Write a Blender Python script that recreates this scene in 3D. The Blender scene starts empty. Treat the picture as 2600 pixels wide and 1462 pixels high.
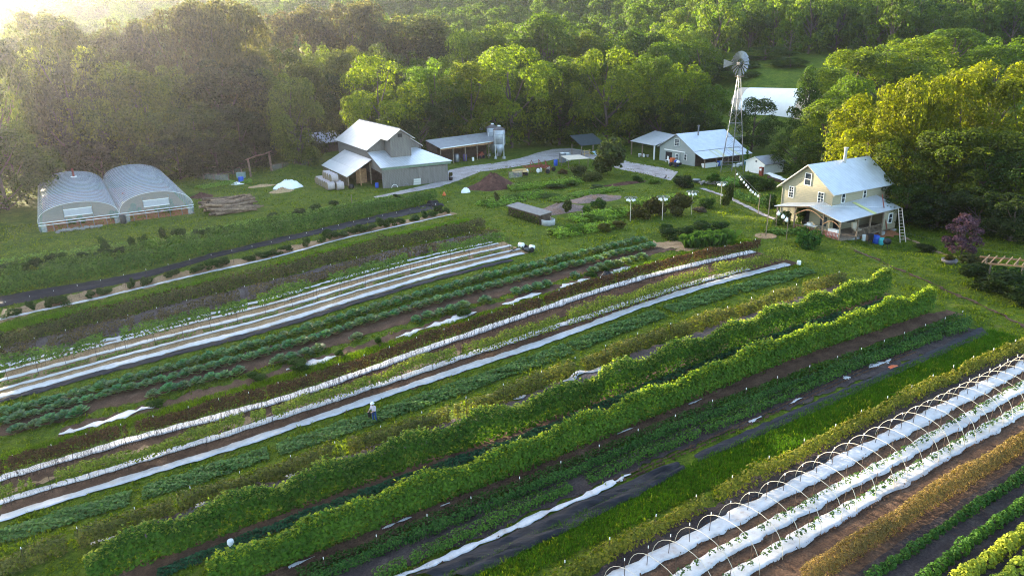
import bpy, math, random
import numpy as np
from mathutils import Matrix, Vector
rng = np.random.default_rng(7)
random.seed(7)
SC = bpy.context.scene
COL = SC.collection
PI = math.pi
# ------------------------------------------------------------ camera, sky, sun, exposure
F_PX, TH, RO, CZ = 1800.0, math.radians(18.7), math.radians(1.2), 23.0
_fw = np.array([0, math.cos(TH), -math.sin(TH)])
_u0 = np.array([0, math.sin(TH), math.cos(TH)])
_r0 = np.array([1.0, 0, 0])
RT = math.cos(RO) * _r0 - math.sin(RO) * _u0
UP = math.cos(RO) * _u0 + math.sin(RO) * _r0
CAMP = np.array([0, 0, CZ])
cam = bpy.data.cameras.new('camera'); camo = bpy.data.objects.new('camera', cam); COL.objects.link(camo)
cam.sensor_width = 36; cam.lens = 36 * F_PX / 2600; cam.clip_end = 6000; cam.clip_start = 0.5
camo.matrix_world = Matrix(((RT[0], UP[0], -_fw[0], 0), (RT[1], UP[1], -_fw[1], 0), (RT[2], UP[2], -_fw[2], CZ), (0, 0, 0, 1)))
SC.camera = camo
SUN_AZ, SUN_EL = math.radians(47), math.radians(10.5)      # azimuth: to the left of the view
w = bpy.data.worlds.new('World'); SC.world = w; w.use_nodes = True
nt = w.node_tree; bg = nt.nodes['Background']
sky = nt.nodes.new('ShaderNodeTexSky'); sky.sky_type = 'NISHITA'; sky.sun_disc = False
sky.sun_elevation = SUN_EL; sky.sun_rotation = -SUN_AZ
sky.air_density = 1.0; sky.dust_density = 2.0; sky.altitude = 200
nt.links.new(sky.outputs[0], bg.inputs[0]); bg.inputs[1].default_value = 0.15
sl = bpy.data.lights.new('sun', 'SUN'); sl.energy = 4.5; sl.angle = math.radians(0.6); sl.color = (1.0, 0.85, 0.62)
so = bpy.data.objects.new('sun', sl); COL.objects.link(so)
sdir = Vector((-math.sin(SUN_AZ) * math.cos(SUN_EL), math.cos(SUN_AZ) * math.cos(SUN_EL), math.sin(SUN_EL)))
so.rotation_euler = sdir.to_track_quat('Z', 'Y').to_euler(); so.location = sdir * 300
SC.view_settings.view_transform = 'Standard'; SC.view_settings.look = 'None'
SC.view_settings.exposure = 2.8; SC.view_settings.gamma = 1.0
SC.render.engine = 'CYCLES'
cy = SC.cycles
cy.max_bounces = 5; cy.diffuse_bounces = 2; cy.glossy_bounces = 2; cy.transmission_bounces = 3
cy.transparent_max_bounces = 6; cy.volume_bounces = 0; cy.use_denoising = True; cy.denoiser = 'OPENIMAGEDENOISE'; cy.denoising_input_passes = 'RGB_ALBEDO_NORMAL'; cy.denoising_prefilter = 'NONE'; cy.filter_width = 1.1
cy.caustics_reflective = False; cy.caustics_refractive = False
cy.sample_clamp_indirect = 4
HAZE_DENSITY = 0.00011

# ------------------------------------------------------------ terrain and projection helpers
def ss(a, b, x):
    t = np.clip((np.asarray(x, float) - a) / (b - a), 0, 1)
    return t * t * (3 - 2 * t)
def sp(x, k=8.0):                                        # soft ramp
    x = np.asarray(x, float)
    return np.where(x > k, x, np.where(x < -k, 0, (x + k) ** 2 / (4 * k)))
HA = math.radians(30)
def gz(x, y):
    x = np.asarray(x, float); y = np.asarray(y, float)
    z = -0.13 * sp(17 - x) * (1 - ss(45, 92, y))
    a = (x - 40.0) * math.cos(HA) + (y - 83.7) * math.sin(HA) - 8
    b = -(x - 40.0) * math.sin(HA) + (y - 83.7) * math.cos(HA) + 3
    z = z - 1.4 * np.exp(-(a * a + b * b) / 50.0)        # the yard falls away beside the house
    rt = ss(40, 75, x)
    z = z + rt * (0.25 * sp(y - 154) - 0.13 * sp(y - 215, 25))
    lf = 1 - rt
    z = z + lf * (0.165 * ss(-640, -330, x) * sp(y - 235, 25) + 0.03 * sp(x - 10, 20) * ss(200, 320, y))
    z = z + 0.10 * sp(y - 400, 40) * ss(-260, 40, x) - 0.30 * sp(y - 780, 60)
    return z
def ray(x, y): return _fw * F_PX + RT * (x - 1300) - UP * (y - 731)
def G(x, y):                                             # photograph pixel -> point on the ground
    d = ray(x, y); t = 0.0; pv = 0.0
    for i in range(3000):
        t += 0.00012 * (1 + i * 0.004)
        p = CAMP + d * t
        if p[2] <= gz(p[0], p[1]):
            lo, hi = pv, t
            for _ in range(28):
                m = (lo + hi) / 2; p = CAMP + d * m
                if p[2] <= gz(p[0], p[1]): hi = m
                else: lo = m
            return p
        pv = t
    return p
def atY(x, y, Y): d = ray(x, y); return CAMP + d * (Y / d[1])
def atZ(x, y, z): d = ray(x, y); return CAMP + d * ((z - CZ) / d[2])
def V(x, y, dz=0.0): return Vector((float(x), float(y), float(gz(x, y)) + dz))

# ------------------------------------------------------------ materials
MATS = {}
def newmat(n):
    m = bpy.data.materials.new(n); m.use_nodes = True
    t = m.node_tree; b = t.nodes['Principled BSDF']; b.inputs['Specular IOR Level'].default_value = 0.3
    MATS[n] = m
    return m, t, b
def nd(t, k, **kw):
    n = t.nodes.new(k)
    for a, v in kw.items(): setattr(n, a, v)
    return n
def ramp(t, fac, stops):
    r = nd(t, 'ShaderNodeValToRGB'); e = r.color_ramp.elements
    while len(e) < len(stops): e.new(0.5)
    for i, (p, c) in enumerate(stops): e[i].position = p; e[i].color = (*c, 1)
    t.links.new(fac, r.inputs[0]); return r.outputs[0]
def noise(t, scale, detail=4, rough=0.6, vec=None, dist=0.0):
    n = nd(t, 'ShaderNodeTexNoise'); n.inputs['Scale'].default_value = scale
    n.inputs['Detail'].default_value = detail; n.inputs['Roughness'].default_value = rough
    n.inputs['Distortion'].default_value = dist
    if vec is not None: t.links.new(vec, n.inputs['Vector'])
    return n.outputs['Fac']
def pos(t): return nd(t, 'ShaderNodeNewGeometry').outputs['Position']
def objc(t): return nd(t, 'ShaderNodeTexCoord').outputs['Object']
def mapv(t, vec, scale, rz=0.0):
    m = nd(t, 'ShaderNodeMapping'); m.inputs['Scale'].default_value = scale; m.inputs['Rotation'].default_value = (0, 0, rz)
    t.links.new(vec, m.inputs['Vector']); return m.outputs[0]
def mix(t, a, b, f, mode='MIX'):
    m = nd(t, 'ShaderNodeMix', data_type='RGBA', blend_type=mode)
    for s, v in ((m.inputs[6], a), (m.inputs[7], b), (m.inputs[0], f)):
        if isinstance(v, bpy.types.NodeSocket): t.links.new(v, s)
        elif isinstance(v, tuple): s.default_value = (*v, 1) if len(v) == 3 else v
        else: s.default_value = v
    return m.outputs[2]
def bump(t, b, h, strength, dist=0.05):
    n = nd(t, 'ShaderNodeBump'); n.inputs['Strength'].default_value = strength; n.inputs['Distance'].default_value = dist
    t.links.new(h, n.inputs['Height']); t.links.new(n.outputs[0], b.inputs['Normal'])
def simple(n, c, rough=0.7, var=0.25, scale=6.0, metal=0.0, bmp=0.0, spec=0.3):
    m, t, b = newmat(n)
    f = noise(t, scale, 4, 0.6, objc(t))
    lo = tuple(x * (1 - var) for x in c); hi = tuple(min(1, x * (1 + var)) for x in c)
    t.links.new(ramp(t, f, [(0.3, lo), (0.7, hi)]), b.inputs['Base Color'])
    b.inputs['Roughness'].default_value = rough; b.inputs['Metallic'].default_value = metal
    b.inputs['Specular IOR Level'].default_value = spec
    if bmp: bump(t, b, noise(t, scale * 3, 5, 0.7, objc(t)), bmp)
    return m
def earth(n, stops, scale, bmp=0.6, dist=0.12, s2=9.0):
    m, t, b = newmat(n); p = pos(t)
    f = noise(t, scale, 6, 0.65, p)
    c = ramp(t, f, stops)
    g = noise(t, s2, 4, 0.7, p)
    c = mix(t, c, ramp(t, g, [(0.3, (0.45, 0.45, 0.45)), (0.7, (1.25, 1.25, 1.25))]), 1.0, 'MULTIPLY')
    t.links.new(c, b.inputs['Base Color']); b.inputs['Roughness'].default_value = 0.95
    b.inputs['Specular IOR Level'].default_value = 0.1
    bump(t, b, noise(t, s2 * 0.7, 6, 0.75, p), bmp, dist)
    return m
def m_ground():
    m, t, b = newmat('lawn'); p = pos(t)
    big = noise(t, 0.045, 5, 0.6, p); mid = noise(t, 0.35, 5, 0.65, p, 0.6); fine = noise(t, 5.5, 5, 0.75, p)
    c = ramp(t, mid, [(0.25, (0.042, 0.074, 0.008)), (0.45, (0.076, 0.126, 0.011)), (0.6, (0.115, 0.158, 0.015)), (0.76, (0.155, 0.14, 0.04))])
    c = mix(t, c, (0.10, 0.135, 0.020), ramp(t, big, [(0.45, (0, 0, 0)), (0.7, (0.55, 0.55, 0.55))]))
    worn = noise(t, 0.16, 6, 0.7, p, 1.2)
    c = mix(t, c, (0.17, 0.115, 0.065), ramp(t, worn, [(0.66, (0, 0, 0)), (0.76, (0.75, 0.75, 0.75))]))
    c = mix(t, c, ramp(t, fine, [(0.3, (0.38, 0.40, 0.38)), (0.68, (1.45, 1.42, 1.3))]), 1.0, 'MULTIPLY')
    c = mix(t, c, ramp(t, noise(t, 1.5, 3, 0.7, p, 0.6), [(0.32, (0.6, 0.66, 0.6)), (0.66, (1.3, 1.22, 1.1))]), 1.0, 'MULTIPLY')
    t.links.new(c, b.inputs['Base Color']); b.inputs['Roughness'].default_value = 0.95; b.inputs['Specular IOR Level'].default_value = 0.1
    bump(t, b, noise(t, 2.6, 6, 0.8, p), 1.0, 0.35)
    return m
M_GROUND = m_ground()
M_SOIL = earth('brown_soil', [(0.25, (0.058, 0.034, 0.023)), (0.5, (0.10, 0.058, 0.037)), (0.75, (0.16, 0.10, 0.066))], 0.9)
M_DARKSOIL = earth('dark_soil', [(0.25, (0.030, 0.024, 0.024)), (0.5, (0.055, 0.042, 0.040)), (0.75, (0.10, 0.08, 0.07))], 0.9)
M_GREYSOIL = earth('grey_soil', [(0.25, (0.075, 0.058, 0.055)), (0.5, (0.13, 0.10, 0.092)), (0.75, (0.21, 0.17, 0.15))], 0.7)
M_STRAW = earth('straw_path', [(0.25, (0.20, 0.125, 0.065)), (0.5, (0.32, 0.21, 0.115)), (0.75, (0.42, 0.30, 0.18))], 0.8, 0.6, 0.08)
M_CLAY = earth('orange_clay', [(0.25, (0.24, 0.10, 0.045)), (0.5, (0.36, 0.15, 0.07)), (0.75, (0.42, 0.20, 0.10))], 0.8, 0.4)
M_GRAVEL = earth('gravel', [(0.28, (0.22, 0.185, 0.165)), (0.45, (0.38, 0.335, 0.315)), (0.75, (0.52, 0.47, 0.45))], 0.45, 0.6, 0.06, 6.0)
M_MULCHHEAP = earth('bark_mulch', [(0.25, (0.055, 0.026, 0.02)), (0.5, (0.105, 0.05, 0.038)), (0.75, (0.17, 0.09, 0.065))], 1.2, 0.9, 0.2, 5)
M_WOODCHIP = earth('wood_chips', [(0.25, (0.15, 0.10, 0.08)), (0.5, (0.27, 0.19, 0.16)), (0.75, (0.33, 0.17, 0.09))], 0.45, 0.8, 0.15, 5)
def m_film():
    m, t, b = newmat('white_mulch_film'); p = pos(t)
    f = noise(t, 2.4, 6, 0.7, p)
    c = ramp(t, f, [(0.28, (0.26, 0.225, 0.20)), (0.42, (0.40, 0.39, 0.39)), (0.75, (0.50, 0.505, 0.52))])
    dirt = noise(t, 0.5, 6, 0.75, p, 0.8)
    c = mix(t, c, (0.30, 0.20, 0.13), ramp(t, dirt, [(0.52, (0, 0, 0)), (0.75, (0.7, 0.7, 0.7))]))
    t.links.new(c, b.inputs['Base Color']); b.inputs['Roughness'].default_value = 0.4; b.inputs['Specular IOR Level'].default_value = 0.5
    bump(t, b, noise(t, 5, 4, 0.6, p), 0.15, 0.03)
    return m
M_FILM = m_film()
def m_fabric():
    m, t, b = newmat('black_ground_fabric'); p = pos(t)
    f = noise(t, 1.1, 6, 0.6, mapv(t, p, (1, 3.2, 1), math.radians(-34)))
    t.links.new(ramp(t, f, [(0.3, (0.008, 0.008, 0.010)), (0.6, (0.018, 0.018, 0.023)), (0.8, (0.05, 0.048, 0.055))]), b.inputs['Base Color'])
    b.inputs['Roughness'].default_value = 0.7; b.inputs['Specular IOR Level'].default_value = 0.2
    bump(t, b, f, 0.7, 0.15)
    return m
M_FABRIC = m_fabric()
def m_leaf(n, transl=0.52, rough=0.6):
    m = bpy.data.materials.new(n); m.use_nodes = True; t = m.node_tree; t.nodes.clear(); MATS[n] = m
    oi = nd(t, 'ShaderNodeObjectInfo'); ge = nd(t, 'ShaderNodeNewGeometry')
    r = ge.outputs['Random Per Island']
    c = mix(t, oi.outputs['Color'], ramp(t, r, [(0.0, (0.5, 0.58, 0.55)), (0.5, (1, 1, 1)), (0.86, (1.22, 1.22, 1.0)), (1.0, (1.5, 1.38, 0.95))]), 1.0, 'MULTIPLY')
    pn = noise(t, 0.5, 3, 0.6, ge.outputs['Position'])
    c = mix(t, c, ramp(t, pn, [(0.3, (0.72, 0.8, 0.8)), (0.7, (1.25, 1.15, 1.1))]), 1.0, 'MULTIPLY')
    d = nd(t, 'ShaderNodeBsdfPrincipled'); d.inputs['Roughness'].default_value = rough; d.inputs['Specular IOR Level'].default_value = 0.08
    t.links.new(c, d.inputs['Base Color'])
    tr = nd(t, 'ShaderNodeBsdfTranslucent')
    t.links.new(mix(t, c, (1.9, 2.0, 0.45), 1.0, 'MULTIPLY'), tr.inputs['Color'])
    mx = nd(t, 'ShaderNodeMixShader'); mx.inputs[0].default_value = transl
    t.links.new(d.outputs[0], mx.inputs[1]); t.links.new(tr.outputs[0], mx.inputs[2])
    o = nd(t, 'ShaderNodeOutputMaterial'); t.links.new(mx.outputs[0], o.inputs[0])
    return m
M_LEAF = m_leaf('leaf'); M_CROP = m_leaf('crop_leaf', 0.2); M_DRY = m_leaf('dry_leaf', 0.15, 0.85)
M_BARK = simple('bark', (0.10, 0.075, 0.06), 0.95, 0.4, 3, bmp=0.5)
def m_roof(n, c, freq, rough=0.38, metal=0.75, axis=0, rust=0.0):
    m, t, b = newmat(n); o = objc(t)
    wv = nd(t, 'ShaderNodeTexWave', wave_type='BANDS', bands_direction='X' if axis == 0 else 'Y', wave_profile='SIN')
    wv.inputs['Scale'].default_value = freq; wv.inputs['Distortion'].default_value = 0; t.links.new(o, wv.inputs['Vector'])
    f = noise(t, 0.8, 6, 0.7, o)
    cc = ramp(t, f, [(0.3, tuple(x * 0.8 for x in c)), (0.7, c)])
    if rust:
        cc = mix(t, cc, (0.20, 0.13, 0.10), ramp(t, noise(t, 0.6, 6, 0.75, o, 1.0), [(0.5, (0, 0, 0)), (0.75, (rust, rust, rust))]))
    cc = mix(t, cc, ramp(t, wv.outputs['Fac'], [(0.0, (0.72, 0.72, 0.72)), (0.25, (1, 1, 1))]), 1.0, 'MULTIPLY')
    t.links.new(cc, b.inputs['Base Color']); b.inputs['Metallic'].default_value = metal; b.inputs['Roughness'].default_value = rough
    bump(t, b, wv.outputs['Fac'], 0.35, 0.04)
    return m
M_ROOF = m_roof('galvanised_roof', (0.74, 0.76, 0.79), 1.2, 0.4, 0.6)
M_ROOFY = m_roof('galvanised_roof_across', (0.74, 0.76, 0.79), 1.2, 0.4, 0.6, axis=1)
M_OLDROOF = m_roof('weathered_tin', (0.42, 0.42, 0.44), 1.6, 0.55, 0.5, rust=0.5)
M_OLDROOFY = m_roof('weathered_tin_across', (0.42, 0.42, 0.44), 1.6, 0.55, 0.5, axis=1, rust=0.5)
def m_boards(n, c, freq, horiz=False, var=0.3):
    m, t, b = newmat(n); o = objc(t)
    wv = nd(t, 'ShaderNodeTexWave', wave_type='BANDS', bands_direction='Z' if horiz else 'DIAGONAL', wave_profile='SAW')
    wv.inputs['Scale'].default_value = freq; t.links.new(o, wv.inputs['Vector'])
    f = noise(t, 1.5, 5, 0.65, mapv(t, o, (1, 1, 6) if horiz else (4, 4, 0.4)))
    cc = ramp(t, f, [(0.3, tuple(x * (1 - var) for x in c)), (0.7, tuple(x * (1 + var * 0.6) for x in c))])
    cc = mix(t, cc, ramp(t, wv.outputs['Fac'], [(0.0, (0.55, 0.55, 0.55)), (0.12, (1, 1, 1))]), 1.0, 'MULTIPLY')
    t.links.new(cc, b.inputs['Base Color']); b.inputs['Roughness'].default_value = 0.8
    bump(t, b, wv.outputs['Fac'], 0.5, 0.03)
    return m
M_BARN = m_boards('grey_barn_boards', (0.165, 0.152, 0.14), 1.3)
M_SIDING = m_boards('cream_siding', (0.33, 0.30, 0.21), 1.35, True, 0.08)
M_GREYWALL = m_boards('grey_green_siding', (0.30, 0.33, 0.315), 1.35, True, 0.08)
M_WOOD = simple('weathered_wood', (0.20, 0.15, 0.105), 0.85, 0.4, 3, bmp=0.3)
M_WARMWOOD = simple('warm_timber', (0.36, 0.20, 0.10), 0.7, 0.3, 3)
M_REDWOOD = simple('red_stained_wood', (0.30, 0.11, 0.08), 0.8, 0.3, 3)
M_DARK = simple('dark_interior', (0.02, 0.018, 0.016), 0.9, 0.3, 2)
M_DARKWOOD = simple('dark_shed_boards', (0.07, 0.048, 0.035), 0.9, 0.4, 2)
M_CONC = simple('concrete', (0.36, 0.36, 0.35), 0.85, 0.2, 2, bmp=0.2)
M_WHITE = simple('white_paint', (0.78, 0.78, 0.76), 0.5, 0.06, 3)
M_WHITEPL = simple('white_plastic', (0.80, 0.80, 0.78), 0.4, 0.05, 5)
M_BLUE = simple('blue_plastic', (0.02, 0.08, 0.42), 0.35, 0.15, 3)
M_TEAL = simple('teal_plastic', (0.05, 0.38, 0.40), 0.4, 0.15, 3)
M_BLACK = simple('black_plastic', (0.012, 0.012, 0.014), 0.5, 0.3, 3)
M_ORANGE = simple('orange_plastic', (0.60, 0.13, 0.04), 0.5, 0.15, 3)
M_RUST = simple('rusty_red_metal', (0.22, 0.055, 0.035), 0.75, 0.45, 4, metal=0.2)
M_STEEL = simple('galvanised_steel', (0.19, 0.20, 0.215), 0.45, 0.2, 3, metal=0.7)
M_DARKSTEEL = simple('dark_steel', (0.05, 0.05, 0.052), 0.6, 0.3, 4, metal=0.4)
M_SILO = simple('galvanised_silo', (0.36, 0.38, 0.41), 0.5, 0.2, 1.2, metal=0.45)
M_SILOTOP = simple('dark_silo_cone', (0.14, 0.12, 0.12), 0.6, 0.3, 2, metal=0.4)
M_GOURD = simple('white_gourd', (0.82, 0.82, 0.80), 0.45, 0.05, 4)
M_HOOP = simple('cream_pvc_pipe', (0.46, 0.43, 0.35), 0.4, 0.12, 2)
M_STAKE = simple('rusty_stake', (0.06, 0.04, 0.03), 0.85, 0.4, 3)
M_BALE = simple('wrapped_bale_twine', (0.40, 0.34, 0.33), 0.85, 0.18, 6, bmp=0.3)
M_BALEEND = simple('hay_bale_end', (0.24, 0.19, 0.12), 0.95, 0.35, 8, bmp=0.5)
M_LOG = simple('cut_log_bark', (0.19, 0.125, 0.085), 0.9, 0.6, 1.6, bmp=0.4)
def m_log():
    m, t, b = newmat('cut_logs'); oi = nd(t, 'ShaderNodeObjectInfo'); f = noise(t, 2.5, 5, 0.7, objc(t))
    c = mix(t, ramp(t, f, [(0.3, (0.07, 0.045, 0.03)), (0.7, (0.26, 0.18, 0.125))]), ramp(t, oi.outputs['Random'], [(0.0, (0.45, 0.42, 0.4)), (0.6, (1, 1, 1)), (1.0, (1.7, 1.6, 1.5))]), 1.0, 'MULTIPLY')
    t.links.new(c, b.inputs['Base Color']); b.inputs['Roughness'].default_value = 0.9; return m
M_LOGPILE = m_log()
M_STRAWHEAP = simple('loose_straw', (0.38, 0.25, 0.13), 0.95, 0.4, 5, bmp=0.8)
M_TARPW = simple('white_tarp', (0.78, 0.78, 0.77), 0.45, 0.08, 2, bmp=0.2)
M_TAN = simple('tan_canvas', (0.55, 0.47, 0.36), 0.8, 0.1, 2)
M_YELLOWWOOD = simple('raw_plywood', (0.52, 0.36, 0.16), 0.8, 0.15, 2)
M_STONE = simple('grey_stone', (0.24, 0.23, 0.21), 0.9, 0.35, 3, bmp=0.4)
def m_glass():
    m, t, b = newmat('window_glass'); b.inputs['Base Color'].default_value = (0.03, 0.04, 0.05, 1)
    b.inputs['Roughness'].default_value = 0.08; b.inputs['Specular IOR Level'].default_value = 0.8; return m
M_GLASS = m_glass()
def m_poly(n, alpha, rough, tint=(0.72, 0.78, 0.82)):
    m, t, b = newmat(n); b.inputs['Base Color'].default_value = (*tint, 1); b.inputs['Roughness'].default_value = rough
    b.inputs['Specular IOR Level'].default_value = 0.6
    o = objc(t); f = noise(t, 0.9, 4, 0.6, o)
    bump(t, b, f, 0.25, 0.1)
    tr = nd(t, 'ShaderNodeBsdfTransparent'); mx = nd(t, 'ShaderNodeMixShader'); mx.inputs[0].default_value = alpha
    out = t.nodes['Material Output']; t.links.new(tr.outputs[0], mx.inputs[1]); t.links.new(b.outputs[0], mx.inputs[2]); t.links.new(mx.outputs[0], out.inputs[0])
    return m
M_POLY = m_poly('greenhouse_film', 0.60, 0.13, (0.50, 0.57, 0.64))
M_POLYEND = m_poly('clear_end_film', 0.38, 0.2, (0.40, 0.47, 0.48))
M_MESHW = m_poly('wire_mesh', 0.28, 0.7, (0.35, 0.33, 0.31))
M_TUNNEL = simple('white_tunnel_cover', (0.78, 0.80, 0.80), 0.35, 0.05, 0.8)
M_TUNNELEND = simple('buff_tunnel_end', (0.52, 0.42, 0.33), 0.6, 0.08, 0.8)

# ------------------------------------------------------------ mesh helpers
def rawmesh(name, verts, faces_n, idx, mat, smooth=False):
    me = bpy.data.meshes.new(name)
    verts = np.asarray(verts, np.float32); nv = len(verts)
    me.vertices.add(nv); me.vertices.foreach_set('co', verts.ravel())
    idx = np.asarray(idx, np.int32).ravel(); nf = len(idx) // faces_n
    me.loops.add(len(idx)); me.loops.foreach_set('vertex_index', idx)
    me.polygons.add(nf)
    me.polygons.foreach_set('loop_start', np.arange(nf, dtype=np.int32) * faces_n)
    me.polygons.foreach_set('loop_total', np.full(nf, faces_n, np.int32))
    if smooth: me.polygons.foreach_set('use_smooth', np.ones(nf, bool))
    me.update(calc_edges=True); me.materials.append(mat)
    return me
class MB:
    def __init__(s): s.v = []; s.f = []
    def add(s, vs, fs):
        n = len(s.v); s.v += [tuple(map(float, v)) for v in vs]; s.f += [tuple(i + n for i in f) for f in fs]; return s
    def box(s, c, d, rz=0.0, rx=0.0, ry=0.0):
        M = Matrix.Rotation(rz, 3, 'Z') @ Matrix.Rotation(ry, 3, 'Y') @ Matrix.Rotation(rx, 3, 'X'); c = Vector(c)
        vs = [c + M @ Vector((x * d[0] / 2, y * d[1] / 2, z * d[2] / 2)) for x in (-1, 1) for y in (-1, 1) for z in (-1, 1)]
        return s.add(vs, [(0, 1, 3, 2), (4, 6, 7, 5), (0, 4, 5, 1), (2, 3, 7, 6), (0, 2, 6, 4), (1, 5, 7, 3)])
    def quad(s, *p): return s.add(p, [tuple(range(len(p)))])
    def slab(s, pts, th):                                # polygon with thickness, extruded down along its normal
        pts = [Vector(p) for p in pts]; n = (pts[1] - pts[0]).cross(pts[2] - pts[0]).normalized()
        if n.z < 0: pts.reverse(); n = -n
        k = len(pts); lo = [p - n * th for p in pts]
        return s.add(pts + lo, [tuple(range(k)), tuple(range(2 * k - 1, k - 1, -1))] + [(i, i + k, (i + 1) % k + k, (i + 1) % k) for i in range(k)])
    def tube(s, pts, r, n=6, cap=True):
        pts = [Vector(p) for p in pts]; rs = r if isinstance(r, (list, tuple)) else [r] * len(pts); vs = []
        up = Vector((0.13, 0.21, 0.97)).normalized()
        for i, p in enumerate(pts):
            t = (pts[min(i + 1, len(pts) - 1)] - pts[max(i - 1, 0)]).normalized()
            a = t.cross(up if abs(t.dot(up)) < 0.95 else Vector((1, 0, 0))).normalized(); b = t.cross(a)
            vs += [p + (a * math.cos(2 * PI * k / n) + b * math.sin(2 * PI * k / n)) * rs[i] for k in range(n)]
        fs = [(i * n + k, i * n + (k + 1) % n, (i + 1) * n + (k + 1) % n, (i + 1) * n + k) for i in range(len(pts) - 1) for k in range(n)]
        if cap: fs += [tuple(range(n - 1, -1, -1)), tuple((len(pts) - 1) * n + k for k in range(n))]
        return s.add(vs, fs)
    def lathe(s, prof, n=14, c=(0, 0, 0)):
        vs = [(c[0] + r * math.cos(2 * PI * k / n), c[1] + r * math.sin(2 * PI * k / n), c[2] + z) for r, z in prof for k in range(n)]
        m = len(prof)
        fs = [(i * n + k, i * n + (k + 1) % n, (i + 1) * n + (k + 1) % n, (i + 1) * n + k) for i in range(m - 1) for k in range(n)]
        fs += [tuple(range(n - 1, -1, -1)), tuple((m - 1) * n + k for k in range(n))]
        return s.add(vs, fs)
    def mesh(s, name, mat, smooth=False):
        me = bpy.data.meshes.new(name); me.from_pydata(s.v, [], s.f); me.update(); me.materials.append(mat)
        if smooth:
            for p in me.polygons: p.use_smooth = True
        return me
    def obj(s, name, mat, parent=None, smooth=False, loc=None): return link(name, s.mesh(name, mat, smooth), parent, loc)
def link(name, me, parent=None, loc=None, rz=0.0, scale=None, color=None):
    o = bpy.data.objects.new(name, me); COL.objects.link(o)
    if parent is not None: o.parent = parent
    if loc is not None: o.location = loc
    if rz: o.rotation_euler = (0, 0, rz)
    if scale is not None: o.scale = scale if isinstance(scale, (tuple, list)) else (scale,) * 3
    if color is not None: o.color = (*color, 1)
    return o
def tag(o, label, cat, group=None, kind=None):
    o['label'] = label; o['category'] = cat
    if group: o['group'] = group
    if kind: o['kind'] = kind
    return o
def structure(o, label=None):
    o['kind'] = 'structure'
    if label: o['label'] = label
    return o
def thing(name, label, cat, loc, rz=0.0, group=None):
    return tag(link(name, None, None, loc, rz), label, cat, group)
def leafverts(P, N, S, asp=0.6):
    n = len(P); R = rng.normal(size=(n, 3)); T = np.cross(N, R); T /= np.linalg.norm(T, axis=1)[:, None] + 1e-9
    B = np.cross(N, T); S = np.asarray(S).reshape(-1, 1)
    return np.stack([P + T * S, P + B * S * asp + N * S * 0.15, P - T * S, P - B * S * asp + N * S * 0.15], 1).reshape(-1, 3)
def leafmesh(name, P, N, S, mat, asp=0.6):
    v = leafverts(P, N, S, asp); return rawmesh(name, v, 4, np.arange(len(v)), mat)
def unit(a): return a / (np.linalg.norm(a, axis=1)[:, None] + 1e-9)
# ------------------------------------------------------------ ground
def build_ground():
    xs = np.concatenate([np.arange(-1500, -300, 100), np.arange(-300, -90, 12), np.arange(-90, 90, 1.5), np.arange(90, 300, 12), np.arange(300, 1501, 100)])
    ys = np.concatenate([np.arange(-300, 10, 20), np.arange(10, 170, 1.5), np.arange(170, 420, 6), np.arange(420, 1000, 20), np.arange(1000, 3001, 200)])
    X, Y = np.meshgrid(xs, ys); Zz = gz(X, Y)
    near = (X > -85) & (X < 85) & (Y > 15) & (Y < 165)
    Zz = Zz + np.where(near, 0.012 * np.sin(X * 1.7 + np.sin(Y)) * np.sin(Y * 1.3), 0)
    nx, ny = len(xs), len(ys)
    v = np.stack([X.ravel(), Y.ravel(), Zz.ravel()], 1)
    i = (np.arange(ny - 1)[:, None] * nx + np.arange(nx - 1)[None]).ravel()
    idx = np.stack([i, i + 1, i + nx + 1, i + nx], 1)
    structure(link('ground', rawmesh('ground', v, 4, idx, M_GROUND, True)))
build_ground()

# ------------------------------------------------------------ paths along the field
class Path:
    def __init__(s, px, step=0.4, world=False):
        p = np.array([q[:2] for q in px] if world else [G(*q)[:2] for q in px])
        d = np.r_[0, np.cumsum(np.linalg.norm(np.diff(p, axis=0), axis=1))]
        n = max(4, int(d[-1] / step)); t = np.linspace(0, d[-1], n)
        q = np.stack([np.interp(t, d, p[:, 0]), np.interp(t, d, p[:, 1])], 1)
        if n > 12:
            for _ in range(2):
                k = min(8, n // 3); pad = np.r_[np.repeat(q[:1], k, 0) + (q[0] - q[1]) * np.arange(k, 0, -1)[:, None], q, np.repeat(q[-1:], k, 0) + (q[-1] - q[-2]) * np.arange(1, k + 1)[:, None]]
                q = np.stack([np.convolve(pad[:, c], np.ones(2 * k + 1) / (2 * k + 1), 'valid') for c in (0, 1)], 1)
        s.q = q; s.d = np.r_[0, np.cumsum(np.linalg.norm(np.diff(q, axis=0), axis=1))]; s.L = s.d[-1]
    def at(s, t):
        t = np.asarray(t, float)
        x = np.interp(t, s.d, s.q[:, 0]); y = np.interp(t, s.d, s.q[:, 1])
        e = 0.4; dx = np.interp(t + e, s.d, s.q[:, 0]) - np.interp(t - e, s.d, s.q[:, 0]); dy = np.interp(t + e, s.d, s.q[:, 1]) - np.interp(t - e, s.d, s.q[:, 1])
        m = np.hypot(dx, dy) + 1e-9
        return np.stack([x, y], -1), np.stack([-dy / m, dx / m], -1)
def wob(t, seed, f=1.0):                                  # smooth 1-d noise in about -1..1
    r = np.random.default_rng(seed); o = 0
    for k in range(6): o = o + math.sin(1) * np.sin(t * f * (0.35 * 1.8 ** k) + r.uniform(0, 6.3)) / (1.35 ** k)
    return o / 2.2
LIFT = [0.014]
FL = [0]
BARE = []                                                # (path, half width): no grass grows there
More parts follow.
